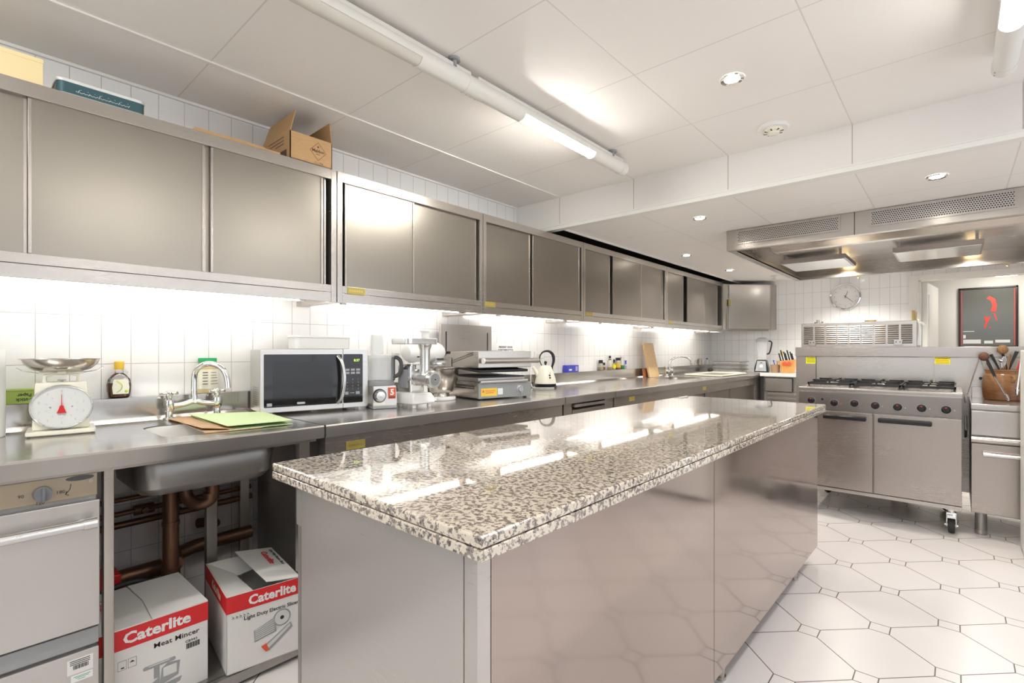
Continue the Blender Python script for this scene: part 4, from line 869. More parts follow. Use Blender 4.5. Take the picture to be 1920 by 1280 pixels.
for r_ in range(4):
    for c_ in range(3): m.text(str((r_*3+c_+1) % 10), (.396+.028*c_, -.0016, .150-.016*r_), YR, XU, .010)
m.box(.388, .404, -.0022, -.0014, .078, .092).box(.442, .462, -.0022, -.0014, .078, .092).box(.412, .434, -.0022, -.0014, .084, .087)
obj('buttons', m, 'greyprint', pn)
obj('maker_badge', MB().prism([(p[0]+.178, -.0018, p[1]+.050) for p in rrect(.019, .0045, .0044, 0)], (0, -.0008, 0)), 'tinwhite', t)
obj('badge_lettering', MB().text('KENWOOD', (.178, -.0028, .0475), YR, XU, .0072, align='CENTER'), 'print', t)
obj('corner_mark', MB().prism([(p[0]+.040, -.0018, p[1]+.049) for p in rrect(.011, .007, .003, 0)], (0, -.0006, 0)), 'greyprint', t)
obj('handle', MB().tube([(.350, -.004, .27), (.362, -.03, .245), (.370, -.038, .20), (.372, -.040, .155), (.370, -.038, .11), (.362, -.03, .065), (.350, -.004, .04)], .009, n=12, smooth=2), 'alu', t)
m = MB()
for r_ in range(9):
    for c_ in range(4): m.cyl((.0035, .075+.026*c_+.0, .045+.010*r_), (.005, .075+.026*c_, .045+.010*r_), .0035, n=8)
obj('side_vents', m, 'dark', t)
for x in (.05, W_-.05):
    for y in (.04, D_-.03): obj('foot', MB().cyl((x, y, 0), (x, y, .014), .012, n=16), 'whiteplastic', t)
t = thing('plastic_container', 'translucent white plastic container on top of the microwave', 'container', (.165, 1.30, ZW+.306), math.radians(85))
obj('tub', MB().prism(rrect(.145, .065, .03, 0), (0, 0, .062), bev=.006), 'frost', t); obj('lid', MB().prism(rrect(.150, .070, .032, .058), (0, 0, .012), bev=.003), 'whiteplastic', t)
# ================================================================ FOOD PROCESSOR
t = thing('food_processor', 'food processor with a clear bowl and a red 5 sticker, right of the microwave', 'food processor', (.402, 1.514, ZW+.001), math.radians(72))
obj('base', MB().prism([(-.062, -.075, .012), (.062, -.075, .012), (.066, -.075, .035), (.060, -.070, .118), (-.060, -.070, .118)], (0, .16, 0), bev=.006), 'steel_end', t)
obj('skirt', B(-.060, .064, -.073, .083, .0, .022, bev=.004), 'grey', t)
obj('collar', MB().lathe([(.070, .117), (.072, .122), (.070, .140), (.06, .142)], (-.0, .005, 0), n=36), 'grey', t)
obj('bowl', MB().lathe([(.066, .135), (.069, .15), (.070, .26), (.073, .266)], (-.0, .005, 0), n=40, cap=False), 'clearplastic', t)
obj('inner_basket', MB().lathe([(.0, .145), (.055, .146), (.058, .24), (.02, .242), (.018, .15), (0, .15)], (-.0, .005, 0), n=30), 'frost', t)
obj('lid', MB().lathe([(.073, .262), (.074, .272), (.045, .280), (0, .280)], (-.0, .005, 0), n=40), 'frost', t)
f = obj('feed_tube', MB().prism([(p[0]-.022, p[1]-.0, .276) for p in rrect(.032, .026, .015, 0)], (0, 0, .10)), 'clearplastic', t)
obj('pusher', MB().prism([(p[0]-.022, p[1], .28) for p in rrect(.026, .021, .012, 0)], (0, 0, .102)), 'frost', f)
obj('handle', MB().tube([(.060, -.02, .262), (.08, -.03, .262), (.098, -.04, .24), (.098, -.04, .19), (.08, -.03, .165), (.060, -.02, .160)], .0105, n=12, smooth=2).box(.052, .069, -.030, -.004, .140, .270, bev=.005), 'charcoal', t)
obj('safety_latch', MB().lathe([(.02, .268), (.022, .275), (.020, .286), (.01, .29), (0, .29)], (.075, -.01, 0), n=20), 'whiteplastic', t)
kn = obj('dial', MB().lathe([(.029, 0), (.030, .006), (.026, .012), (.022, .020), (0, .021)], (-.026, -.075, .068), n=32, axis=(0, -1, 0)), 'alu', t)
obj('dial_ring', MB().lathe([(.030, 0), (.035, 0), (.035, .002), (.030, .002)], (-.028, -.0752, .068), n=32, axis=(0, -1, 0)), 'black', kn)
s = obj('guarantee_sticker', B(.018, .056, -.0765, -.0735, .050, .108), 'orange', t); s['label'] = 'red sticker with a white 5'
obj('numeral', MB().text('5', (.037, -.0768, .070), YR, XU, .042, align='CENTER', bold=.0015), 'whiteprint', s); obj('small_print', MB().box(.021, .053, -.0768, -.0764, .054, .062), 'wooddark', s)
obj('nameplate', B(-.060, .0, -.0762, -.0745, .022, .033, bev=.001), 'cream', t)
# ================================================================ MEAT MINCER
t = thing('meat_mincer', 'electric meat mincer with a steel tray and spout, between food processor and stand mixer', 'mincer', (.495, 1.660, ZW+.001), math.radians(92))
obj('base', MB().prism([(-.075, -.085, .018), (.075, -.085, .018), (.075, -.085, .045), (.062, -.07, .075), (-.062, -.07, .078), (-.075, -.085, .05)], (0, .155, 0), bev=.010, seg=3), 'whitegloss', t)
for x in (-.05, .05):
    for y in (-.06, .05): obj('foot', MB().cyl((x, y, 0), (x, y, .022), .011, n=14), 'whiteplastic', t)
obj('motor_housing', MB().prism([(-.05, -.03, .073), (.045, -.03, .073), (.045, -.03, .20), (.035, -.03, .225), (-.04, -.03, .232), (-.05, -.03, .21)], (0, .11, 0), bev=.008, seg=3), 'chrome', t)
obj('grip', MB().prism([(-.056, -.01, .10), (-.049, -.01, .10), (-.049, -.01, .20), (-.056, -.01, .19)], (0, .07, 0), bev=.003), 'grey', t)
hd = obj('head', MB().cyl((.0, -.03, .155), (.0, -.135, .150), .034, .038, n=32).cyl((.0, -.135, .150), (.0, -.142, .150), .046, .046, n=32).cyl((0, -.028, .156), (0, -.045, .155), .044, .044, n=28), 'alu', t)
obj('retaining_ring', MB().cyl((0, -.14, .150), (0, -.165, .149), .045, .043, n=12), 'alu', hd)
pl = obj('mincing_plate', MB().cyl((0, -.160, .149), (0, -.1665, .149), .031, n=32), 'grey', hd)
m = MB().cyl((0, -.1665, .149), (0, -.168, .149), .005, n=10)
for r_ in (.012, .019, .026):
    for k in range(int(r_*900)): a = 2*PI*k/int(r_*900); m.cyl((r_*math.cos(a), -.1664, .149+r_*math.sin(a)), (r_*math.cos(a), -.1670, .149+r_*math.sin(a)), .002, n=6)
obj('plate_holes', m, 'dark', pl)
obj('filling_pipe', MB().lathe([(.030, .175), (.026, .20), (.027, .30), (.035, .322), (.036, .332)], (0, -.085, 0), n=30), 'alu', t)
obj('tray', MB().prism([(p[0]-.035, p[1]-.045, .330) for p in rrect(.105, .07, .028, 0)], (0, 0, .006)).prism([(p[0]-.035, p[1]-.045, .331) for p in rrect(.108, .073, .03, 0)], (0, 0, .029), bev=.003), 'alu', t)
obj('pusher', MB().cyl((0, -.085, .34), (0, -.085, .395), .019, n=24).lathe([(.024, .392), (.026, .400), (.022, .408), (0, .410)], (0, -.085, 0), n=24), 'frost', t)
obj('lock_knob', MB().cyl((.04, -.045, .118), (.065, -.06, .108), .009, n=12).sphere((.067, -.061, .107), .013, n=14), 'chrome', t)
obj('side_switch', MB().cyl((-.05, -.025, .15), (-.066, -.025, .15), .010, n=12), 'grey', t)
# ================================================================ STAND MIXER
t = thing('stand_mixer', 'white stand mixer with a steel bowl, left of the contact grill', 'mixer', (.300, 1.862, ZW+.001), math.radians(8))
# local +y is the nose direction (along the wall), bowl in front of the column
obj('base', MB().lathe([(.0, 0), (.10, 0), (.104, .006), (.104, .016), (.096, .022), (0, .022)], (.02, .13, 0), n=48, sy=.98).prism(rrect(.078, .10, .04, .0), (0, 0, .024), bev=.006), 'whitegloss', t)
obj('column', MB().prism([(-.045, -.085, .02), (.045, -.085, .02), (.045, .02, .02), (-.045, .02, .02)], (0, -.01, .215), bev=.022, seg=4), 'whitegloss', t)
m = MB(); prof = [(-.135, .022), (-.128, .045), (-.10, .062), (-.04, .070), (.04, .072), (.10, .068), (.15, .056), (.178, .038), (.188, .022)]
vs_ = []; fs = []; k = 36
for y_, r_ in prof:
    for i in range(k): a = 2*PI*i/k; vs_.append((r_*.86*math.cos(a), y_, .285+r_*(math.sin(a) if math.sin(a) > 0 else math.sin(a)*.85)))
for q in range(len(prof)-1):
    for i in range(k): j = (i+1) % k; fs.append((q*k+i, q*k+j, (q+1)*k+j, (q+1)*k+i))
fs += [tuple(range(k)), tuple(range((len(prof)-1)*k, len(prof)*k))]
m._add(vs_, fs); hd = obj('motor_head', m, 'whitegloss', t)
obj('attachment_hub', MB().cyl((0, .185, .285), (0, .205, .285), .022, .020, n=28), 'chrome', hd)
obj('hub_knob', MB().cyl((.018, .195, .285), (.05, .195, .285), .009, n=14).sphere((0, .212, .285), .009, n=12), 'black', hd)
obj('planetary', MB().lathe([(.055, .205), (.058, .212), (.058, .232), (.05, .24)], (.0, .125, 0), n=36), 'whitegloss', t)
obj('trim_ring', MB().lathe([(.0585, .212), (.0595, .214), (.0595, .222), (.0585, .224)], (.0, .125, 0), n=36, cap=False), 'chrome', t)
bd = obj('band', MB().box(.053, .062, .055, .165, .238, .254, bev=.002), 'alu', hd)
obj('band_lettering', MB().text('KitchenAid', (.0623, .066, .2425), (0, 1, 0), XU, .013, bold=.0005), 'print', bd)
obj('speed_knob', MB().cyl((.055, -.09, .262), (.085, -.09, .262), .004, n=8).sphere((.087, -.09, .262), .007, n=10), 'black', t); obj('vent_stud', MB().sphere((.061, -.03, .30), .007, n=10), 'grey', t)
obj('beater_shaft', MB().cyl((0, .125, .15), (0, .125, .21), .008, n=14), 'chrome', t)
bw = obj('bowl', MB().lathe([(.0, .040), (.050, .040), (.070, .052), (.092, .085), (.105, .13), (.110, .18), (.112, .192), (.116, .194), (.116, .196), (.109, .194), (.106, .17), (.101, .13), (.088, .09), (.066, .058), (.05, .046), (0, .046)], (.035, .13, 0), n=48), 'steel_bowl', t)
obj('bowl_foot', MB().lathe([(.056, .020), (.052, .030), (.050, .042)], (.035, .13, 0), n=36), 'steel_bowl', bw)
obj('bowl_handle', MB().tube([(.045, .025, .17), (.06, -.01, .165), (.065, -.015, .12), (.055, .02, .09), (.05, .045, .085)], .006, n=10, smooth=2), 'steel_bowl', bw)
# ================================================================ CONTACT GRILL
t = thing('contact_grill', 'steel contact grill with a tubular handle and grey control panel', 'grill', (.533, 2.103, ZW+.001), math.radians(77.9)); W_, D_ = .402, .42
obj('base', B(.001, W_-.001, .012, D_, .008, .098, bev=.004), 'steel', t)
pn = obj('control_panel', B(0, W_, 0, .014, .008, .098, bev=.003), 'greypanel', t)
s = obj('rating_sticker', B(.018, .135, -.0008, 0, .022, .070), 'amberlabel', pn); obj('sticker_print', MB().box(.028, .04, -.0012, -.0008, .045, .058).box(.05, .12, -.0012, -.0008, .052, .056).box(.05, .11, -.0012, -.0008, .040, .044), 'orange', s)
obj('voltage_sticker', B(.140, .178, -.0008, 0, .028, .066), 'tinwhite', pn)
k_ = obj('thermostat_knob', MB().lathe([(.024, 0), (.024, .005), (.018, .009), (.016, .022), (0, .023)], (.305, 0, .055), n=28, axis=(0, -1, 0)).box(.3015, .3085, -.026, -.018, .034, .076), 'greyprint', pn)
m = MB()
for i in range(12): a = i*PI/6; m.box(.305+.028*math.cos(a)-.001, .305+.028*math.cos(a)+.001, -.0004, 0, .055+.028*math.sin(a)-.002, .055+.028*math.sin(a)+.002)
obj('dial_marks', m, 'whiteprint', pn)
def sideslots(z):
    m = MB()
    for i in range(24):
        for j in range(2): m.box(-.0012+.001, .0016, .05+.0115*i, .055+.0115*i, z+.014*j, z+.010+.014*j)
    return m
obj('side_slots', sideslots(.062), 'dark', t)
obj('drip_gutter', MB().box(.008, W_-.03, -.006, D_-.02, .099, .106, bev=.002).box(.01, W_-.035, -.012, -.004, .104, .116, bev=.002), 'steel', t)
obj('lower_plate', B(.010, W_-.04, .02, D_-.02, .108, .132, bev=.003), 'steel_dk', t)
obj('lower_ribs', MB().box(.012, W_-.042, .018, D_-.022, .132, .140, bev=.002), 'blackmatt', t)
up = MB().box(.0, W_, .0, D_, .0, .105, bev=.005)
up.xform(Matrix.Translation(Vector((0, 0, .192))) @ Matrix.Rotation(math.radians(-1.0), 4, 'X')); L_ = obj('lid', up, 'steel', t)
pl = MB().box(.012, W_-.02, .01, D_-.02, 0, .016, bev=.002); pl.xform(Matrix.Translation(Vector((0, 0, .163))) @ Matrix.Rotation(math.radians(3.5), 4, 'X')); obj('upper_plate', pl, 'blackmatt', L_)
m = MB()
for i in range(22):
    for j in range(2): m.box(-.0006, .0012, .06+.0125*i, .065+.0125*i, .268+.012*j-.00022*i*12, .276+.012*j-.00022*i*12)
obj('lid_slots', m, 'dark', L_)
obj('handle', MB().cyl((.01, -.045, .236), (W_+.02, -.045, .236), .0165, n=24).cyl((.04, -.04, .236), (.04, .004, .236), .009).cyl((W_-.04, -.04, .236), (W_-.04, .004, .236), .009), 'steel', L_)
h = obj('handle_end', MB().cyl((.002, -.045, .236), (.0105, -.045, .236), .0168, n=24), 'whiteplastic', L_)
obj('hinge_arm', MB().box(-.008, -.001, D_-.10, D_-.04, .03, .25, bev=.003), 'steel', t)
for x in (.03, W_-.03):
    for y in (.03, D_-.03): obj('foot', MB().cyl((x, y, 0), (x, y, .010), .012, n=14), 'rubber', t)
# slotted panel behind
t = thing('slotted_panel', 'upright slotted stainless steel panel leaning behind the contact grill', 'panel', (.102, 2.43, ZW+.001), math.radians(90))
m = MB().box(-.245, -.213, -.004, .0, 0, .475).box(-.203, .183, -.004, 0, 0, .475).box(.193, .225, -.004, 0, 0, .475)
for a in (-.213, .183): m.box(a, a+.010, -.004, 0, .425, .475).box(a, a+.01, -.004, 0, 0, .12)
obj('sheet', m, 'steel_end', t); obj('slot_shade_sheet', B(-.24, .22, .014, .018, .01, .465), 'dark', t); obj('return_edge', MB().box(-.249, -.245, -.004, .02, 0, .475).box(.225, .229, -.004, .02, 0, .475).box(-.245, .225, 0, .02, .473, .475), 'steel', t)  # dark sheet puts the shade inside the slots into colour
t = thing('hygiene_notice', 'small white wall notice reading prevent cross contamination', 'sign', (.001, 2.93, 1.12), math.radians(90))
obj('sheet', B(-.11, .11, -.001, 0, 0, .135), 'whiteprint', t)
obj('lettering', MB().text('PREVENT CROSS', (0, -.0012, .098), YR, XU, .021, align='CENTER', bold=.0006, sx=1.02).text('CONTAMINATION', (0, -.0012, .074), YR, XU, .021, align='CENTER', bold=.0006), 'print', t)
t = thing('wall_socket', 'white plug and socket on the tiles between grill and kettle', 'socket', (.002, 3.33, 1.10), math.radians(90))
obj('faceplate', B(-.045, .045, -.010, 0, 0, .09, bev=.003), 'whiteplastic', t); obj('plug', MB().box(-.025, .025, -.055, -.010, .03, .075, bev=.008, seg=3), 'whiteplastic', t)
# ================================================================ KETTLE
t = thing('electric_kettle', 'cream enamel dome kettle with a black arched handle', 'kettle', (.178, 3.215, ZW+.001), math.radians(55))
obj('power_base', MB().lathe([(.088, 0), (.090, .004), (.088, .012), (.07, .016), (0, .016)], n=36), 'black', t)
b = obj('body', MB().lathe([(.086, .030), (.088, .036), (.080, .075), (.064, .125), (.050, .160), (.042, .172), (.036, .176), (.0, .180)], n=44), 'cream', t)
obj('bottom_band', MB().lathe([(.078, .016), (.087, .020), (.0875, .032), (.07, .034)], n=36), 'black', b)
obj('knob', MB().cyl((0, 0, .178), (0, 0, .192), .007).sphere((0, 0, .200), .013, n=16), 'black', b)
obj('spout', MB().tube([(-.062, 0, .10), (-.085, 0, .135), (-.105, 0, .165)], .014, n=12, rads=[.020, .015, .011]), 'cream', b)
obj('handle', MB().tube([(-.028, 0, .170), (-.050, 0, .21), (-.050, 0, .255), (-.02, 0, .290), (.03, 0, .295), (.065, 0, .265), (.072, 0, .215), (.055, 0, .165)], .008, n=12, smooth=2, rads=[.004, .004, .005, .007, .010, .013, .012, .008]), 'black', b)
obj('rear_grip', MB().tube([(.055, 0, .170), (.052, 0, .14), (.070, 0, .09), (.088, 0, .050)], .008, n=10, smooth=2, rads=[.010, .010, .007, .003]), 'black', b)
m = MB()
for k_ in range(4): m.lathe([(.006, 0), (.008, 0), (.008, .001), (.006, .001)], (.012+.0, -(.052+.0085*k_)-.003*(k_ > 0), .135-.018*k_), n=12, axis=(0, -1, .35)); 
m.box(0.008, .016, -.058, -.056, .12, .124); obj('level_marks', m, 'print', b)
obj('cable', MB().tube([(-.09, -.01, .006), (-.12, -.03, .004), (-.11, -.09, .004), (-.04, -.12, .004), (.03, -.13, .004)], .003, n=8, smooth=2).tube([(-.12, -.03, .004), (-.125, -.0, .05), (-.11, .05, .12), (-.10, .09, .2)], .003, n=8, smooth=2), 'whiteplastic', t)
# ================================================================ ALONG THE UPSTAND
t = thing('film_box', 'blue and white cling film box on the upstand right of the kettle', 'box', (.032, 3.90, 1.001), math.radians(90))
obj('carton', B(-.205, .205, -.024, .024, 0, .052, bev=.001), 'whiteprint', t)
e = obj('blue_end', B(-.2062, -.03, -.0252, .0252, -.0, .0632-.0, bev=.001), 'blue', t)
m = MB().box(-.18, -.14, -.0258, -.0252, .015, .03)
for k_ in range(4): m.box(-.08, -.045, -.0258, -.0252, .012+.011*k_, .017+.011*k_)
obj('print', m, 'whiteprint', e)
def jar(name, label, y, x, r, h, capr, caph, content, capm, glass='glass', fill=.7, lbl=None):
    t = thing(name, label, 'jar' if 'jar' in name else 'bottle', (x, y, 1.001), math.radians(90), None)
    obj('glass', MB().lathe([(0, 0), (r*.95, 0), (r, .004), (r, h*.75), (capr*.9, h*.92), (capr*.9, h)], n=24, cap=False), glass, t)
    obj('contents', MB().lathe([(0, .002), (r*.9, .003), (r*.94, h*fill), (0, h*fill)], n=20), content, t)
    obj('cap', MB().lathe([(capr, h-.004), (capr, h+caph), (capr*.9, h+caph+.002), (0, h+caph+.002)], n=24), capm, t)
    if lbl: obj('label', MB().lathe([(r+.0006, h*.2), (r+.0006, h*.7)], n=24, cap=False), lbl, t)
    return t
jar('spice_jar', 'small spice jar with a dark lid, leftmost of the group by the wall', 4.30, .030, .024, .075, .021, .026, 'sand', 'black', fill=.45)
jar('spice_jar', 'short spice jar with a dark lid standing in front of the leftmost jar', 4.345, .034, .019, .055, .017, .020, 'redbrown', 'black', fill=.6)
jar('oil_bottle', 'slim glass bottle with black cap, tallest of the spice group', 4.475, .030, .024, .12, .012, .022, 'sand', 'black', fill=.25)
jar('sauce_bottle', 'small bottle with purple-black cap and yellow label, between tall bottle and orange jar', 4.535, .042, .018, .075, .010, .028, 'sand', 'black', fill=.5, lbl='yellowlabel')
jar('spice_jar', 'spice jar with an orange and yellow label and black lid', 4.635, .034, .026, .098, .025, .022, 'redbrown', 'black', lbl='amberlabel')
jar('green_bottle', 'clear bottle with green base and pale green cap, right end of the spice group', 4.72, .032, .024, .13, .018, .015, 'green', 'frost', fill=.32)
jar('sauce_bottle', 'little bottle with dark blue cap at the far right of the spice group', 4.79, .036, .015, .06, .009, .03, 'frost', 'blue', fill=.6)
# chopping board
t = thing('chopping_board', 'pale wooden chopping board leaning upright against the tiles', 'board', (.165, 5.215, ZW+.002), math.radians(90))
bo = MB().prism([(p[0]*.94, 0, p[1]+.195) for p in rrect(.125, .195, .012, 0)], (0, .022, 0), bev=.003); bo.xform(Matrix.Rotation(math.radians(-12), 4, 'X')); obj('board', bo, 'wood', t)
bm_ = MB().prism([(p[0], 0, p[1]+.05) for p in rrect(.12, .05, .012, 0)], (0, .012, 0), bev=.003); bm_.xform(Matrix.Rotation(math.radians(-6), 4, 'X'))
tag(obj('chopping_board', bm_, 'redbrown', None, loc=(.115, 5.165, ZW+.002), rotz=math.radians(90)), 'red-brown board tucked behind the pale chopping board', 'board')
# far end of the sink run
t = thing('steel_mug', 'steel mug standing on the far upstand near the corner', 'mug', (.034, 6.86, 1.001), math.radians(60)); obj('cup', MB().lathe([(0, 0), (.03, 0), (.032, .003), (.032, .085), (.03, .085), (.029, .006), (0, .006)], n=28, sx=.85), 'steel', t); obj('handle', MB().tube([(-.03, 0, .07), (-.055, 0, .065), (-.055, 0, .03), (-.03, 0, .02)], .004, n=8, smooth=1), 'steel', t)
t = thing('glass_tumbler', 'clear glass tumbler left of the steel mug on the far upstand', 'glass', (.034, 6.62, 1.001)); obj('glass', MB().lathe([(0, 0), (.024, 0), (.029, .07), (.027, .07), (.022, .005), (0, .005)], n=24), 'glass', t)
t = thing('soap_bottle', 'small clear bottle between steel mug and tray stack', 'bottle', (.034, 7.12, 1.001)); obj('bottle', MB().lathe([(0, 0), (.022, 0), (.024, .05), (.012, .062), (.012, .07)], n=24), 'clearplastic', t); obj('cap', MB().cyl((0, 0, .07), (0, 0, .09), .013), 'blue', t)
for k_ in range(9):
    z = ZW+.002+.0175*k_; o_ = tag(obj('baking_tray', MB().prism(rrect(.18, .12, .02, .0), (0, 0, .004)).prism(rrect(.19+.004*(k_ % 3), .13, .022, .003), (0, 0, .009), bev=.002), ['steel_top', 'alu', 'steel_dk'][k_ % 3] if k_ else 'whitegloss', None, loc=(.345+.012*((k_*7) % 3), 7.10-.01*((k_*5) % 3), z), rotz=math.radians(3*((k_*3) % 4)-4)), 'thin metal baking tray in the stack in the far left corner', 'tray', 'baking trays stacked in the far corner')
tag(obj('cleaning_pad', MB().sphere((0, 0, .03), .035, sz=.85), 'rubber', None, loc=(.15, 6.93, ZW+.001)), 'black scouring pad left of the tray stack', 'pad')
# blender
t = thing('jug_blender', 'blender with clear jug on the far corner worktop', 'blender', (.76, 7.10, .916), math.radians(8))
obj('base', MB().prism([(-.085, -.08, 0), (.085, -.08, 0), (.085, -.08, .05), (.055, -.08, .16), (-.055, -.08, .16), (-.085, -.08, .05)], (0, .16, 0), bev=.008), 'black', t)
obj('face_plate', MB().prism([(-.072, -.083, .012), (.06, -.083, .012), (.052, -.083, .145), (-.048, -.083, .145)], (0, .004, 0), bev=.002), 'alu', t)
obj('dial', MB().lathe([(.022, 0), (.02, .012), (0, .012)], (0, -.083, .078), n=24, axis=(0, -1, 0)), 'whiteplastic', t); obj('switch', B(-.012, .012, -.087, -.083, .118, .126), 'black', t)
j = obj('jug', MB().prism(rrect(.058, .055, .02, .165), (0, 0, .02)).lathe([(.052, .185), (.070, .40)], n=28, cap=False), 'clearplastic', t); obj('blade', MB().tube([(-.05, 0, .215), (-.02, 0, .195), (0, 0, .19), (.02, 0, .195), (.05, 0, .215)], .003, n=6), 'chrome', j)
obj('lid', MB().lathe([(.073, .395), (.078, .405), (.080, .425), (.06, .435), (.045, .45), (0, .455)], n=32), 'grey', t)
obj('handle', MB().tube([(.065, 0, .405), (.115, 0, .40), (.108, 0, .33), (.085, 0, .24), (.055, 0, .235)], .009, n=10, smooth=1), 'black', t)
t = thing('spray_bottle', 'white and blue printed bottle with a yellow cap between blender and knife block', 'bottle', (.965, 7.22, .916)); obj('bottle', MB().lathe([(0, 0), (.035, 0), (.037, .15), (.02, .20), (.013, .23)], n=24), 'whiteprint', t); obj('cap', MB().cyl((0, 0, .23), (0, 0, .27), .017), 'yellow', t); obj('blue_print', MB().sphere((0, -.034, .14), .02, sy=.3, n=10), 'blue', t)
t = thing('cork_pot', 'brown cork pot of utensils left of the knife block', 'pot', (.932, 7.04, .916)); obj('pot', MB().lathe([(0, 0), (.048, 0), (.056, .10), (.052, .10), (.044, .008), (0, .008)], n=28), 'cork', t)
for k_ in range(4):
    a = k_*1.6; tag(obj('utensil', MB().cyl((0, 0, 0), (.03*math.cos(a), .02*math.sin(a), .13), .005, n=8).sphere((.03*math.cos(a), .02*math.sin(a), .135), .011, n=8), 'wood' if k_ % 2 else 'blue', None, loc=(.955+.012*math.cos(a), 7.04+.012*math.sin(a), .930)), 'utensil standing in the brown cork pot by the knife block', 'utensil', 'utensils in the cork pot')
t = thing('knife_block', 'orange wooden knife block full of knives at the left end of the splash panel', 'knife block', (1.075, 7.04, .916), math.radians(0))
obj('block', MB().prism([(-.06, -.06, 0), (.075, -.06, 0), (.095, -.06, .17), (-.085, -.06, .15)], (0, .11, 0), bev=.004), 'woodorange', t)
m = MB()
obj('scissor_loops', MB().lathe([(.018, 0), (.026, 0), (.026, .006), (.018, .006)], (-.022, -.062, .115), n=20, axis=(0, -1, 0)).lathe([(.018, 0), (.026, 0), (.026, .006), (.018, .006)], (.03, -.062, .115), n=20, axis=(0, -1, 0)), 'orange', t)
for k_ in range(7):
    x = -.07+.024*k_; y = -.03+.025*(k_ % 3); h = .10+.02*((k_*5) % 3)
    b_ = tag(obj('knife', MB().prism([(-.008, -.005, 0), (.008, -.005, 0), (.007, -.005, h), (-.007, -.005, h)], (0, .012, 0), bev=.002).xform(Matrix.Rotation(math.radians(-14), 4, 'Y')), 'black', None, loc=(1.075+x, 7.04+y, .916+.15)), 'dark-handled knife in the orange knife block', 'knife', 'knives in the knife block')
# ================================================================ CROCK OF UTENSILS, TONGS
CY, CXc, CZc = 4.90, 2.905, .854
t = thing('utensil_crock', 'brown glazed stoneware crock on the drawer cabinet right of the range', 'crock', (CXc, CY, CZc))
obj('crock', MB().lathe([(0, 0), (.092, 0), (.098, .006), (.104, .06), (.106, .12), (.098, .165), (.086, .182), (.088, .200), (.094, .206), (.094, .212), (.084, .212), (.078, .195), (.088, .16), (.096, .11), (.09, .02), (0, .012)], n=48), 'crock', t)
obj('ear', MB().tube([(.04, -.086, .172), (.055, -.104, .165), (.055, -.112, .145), (.05, -.098, .128)], .007, n=10, smooth=1), 'crock', t)
def pt(u, v, Y=CY): return onY(Y, u, v)
def util(name, label, mb, mat, extra=None, cat='utensil'):
    o = obj(name, mb, mat, None, world=True); return tag(o, label, cat)
b0 = Vector((CXc, CY, CZc+.03))
a = pt(1884, 690, CY); c = pt(1881, 665, CY)
m = MB().tube([b0, a, pt(1880, 672)], .006, n=10).sphere(pt(1880, 655), .030, sy=.5, sz=1.1, n=20); util('wooden_spoon', 'dark wooden spoon standing highest in the crock', m, 'woodmid')
m = MB().tube([b0+Vector((-.02, 0, 0)), pt(1862, 700), pt(1850, 680)], .005, n=10).sphere(pt(1845, 668), .030, sy=.6, sz=1.05, n=20); util('wooden_ladle', 'round dark wooden ladle leaning left in the crock', m, 'wooddark')
m = MB().tube([b0+Vector((.01, .02, 0)), pt(1875, 695, CY+.03), pt(1858, 664, CY+.03)], .008, n=10, flat=.5, rads=[.004, .006, .012]); util('black_spatula', 'black-handled spatula between the wooden spoon and ladle', m, 'black')
m = MB().tube([b0+Vector((.01, .0, 0)), pt(1890, 690, CY+.02), pt(1878, 652, CY+.04)], .006, n=10, rads=[.003, .006, .009]).tube([b0+Vector((.03, .02, 0)), pt(1886, 700, CY+.02), pt(1877, 650, CY+.05)], .004, n=8); 
util('black_turner', 'slim black turner leaning behind the wooden spoon', MB().tube([b0+Vector((.02, .02, 0)), pt(1887, 690, CY+.04), pt(1877, 650, CY+.05)], .006, n=10, rads=[.004, .006, .009]), 'black')
m = MB().prism([pt(1888, 694), pt(1893, 694), pt(1911, 659), pt(1903, 658)], (0, .006, 0), bev=.001).tube([b0+Vector((.02, 0, .02)), pt(1890, 694)+Vector((0, .003, 0))], .004, n=8); util('black_slotted_turner', 'wide black turner leaning right in the crock', m, 'blackmatt')
m = MB().tube([b0+Vector((.03, -.02, 0)), pt(1890, 694, CY-.02), pt(1894, 664, CY-.02)], .005, n=8, flat=.5, rads=[.004, .005, .009]); util('wooden_spatula', 'orange-brown wooden spatula beside the wide black turner', m, 'woodmid')
m = MB().tube([b0+Vector((.04, .03, 0)), pt(1908, 692, CY+.03), pt(1913, 676, CY+.03)], .008, n=8, flat=.5); util('red_spatula', 'red-handled spatula at the right of the crock', m, 'redplastic')
m = MB()
for k_ in range(4): m.tube([b0+Vector((.0, -.01, .1)), pt(1878+2*k_, 690, CY-.03), pt(1877+3*k_, 674, CY-.03), pt(1880+1.5*k_, 668, CY-.03)], .0012, n=5, smooth=1)
m.sphere(pt(1877, 676, CY-.03), .012, n=12); util('whisk', 'small wire whisk in the middle of the crock', m, 'chrome')
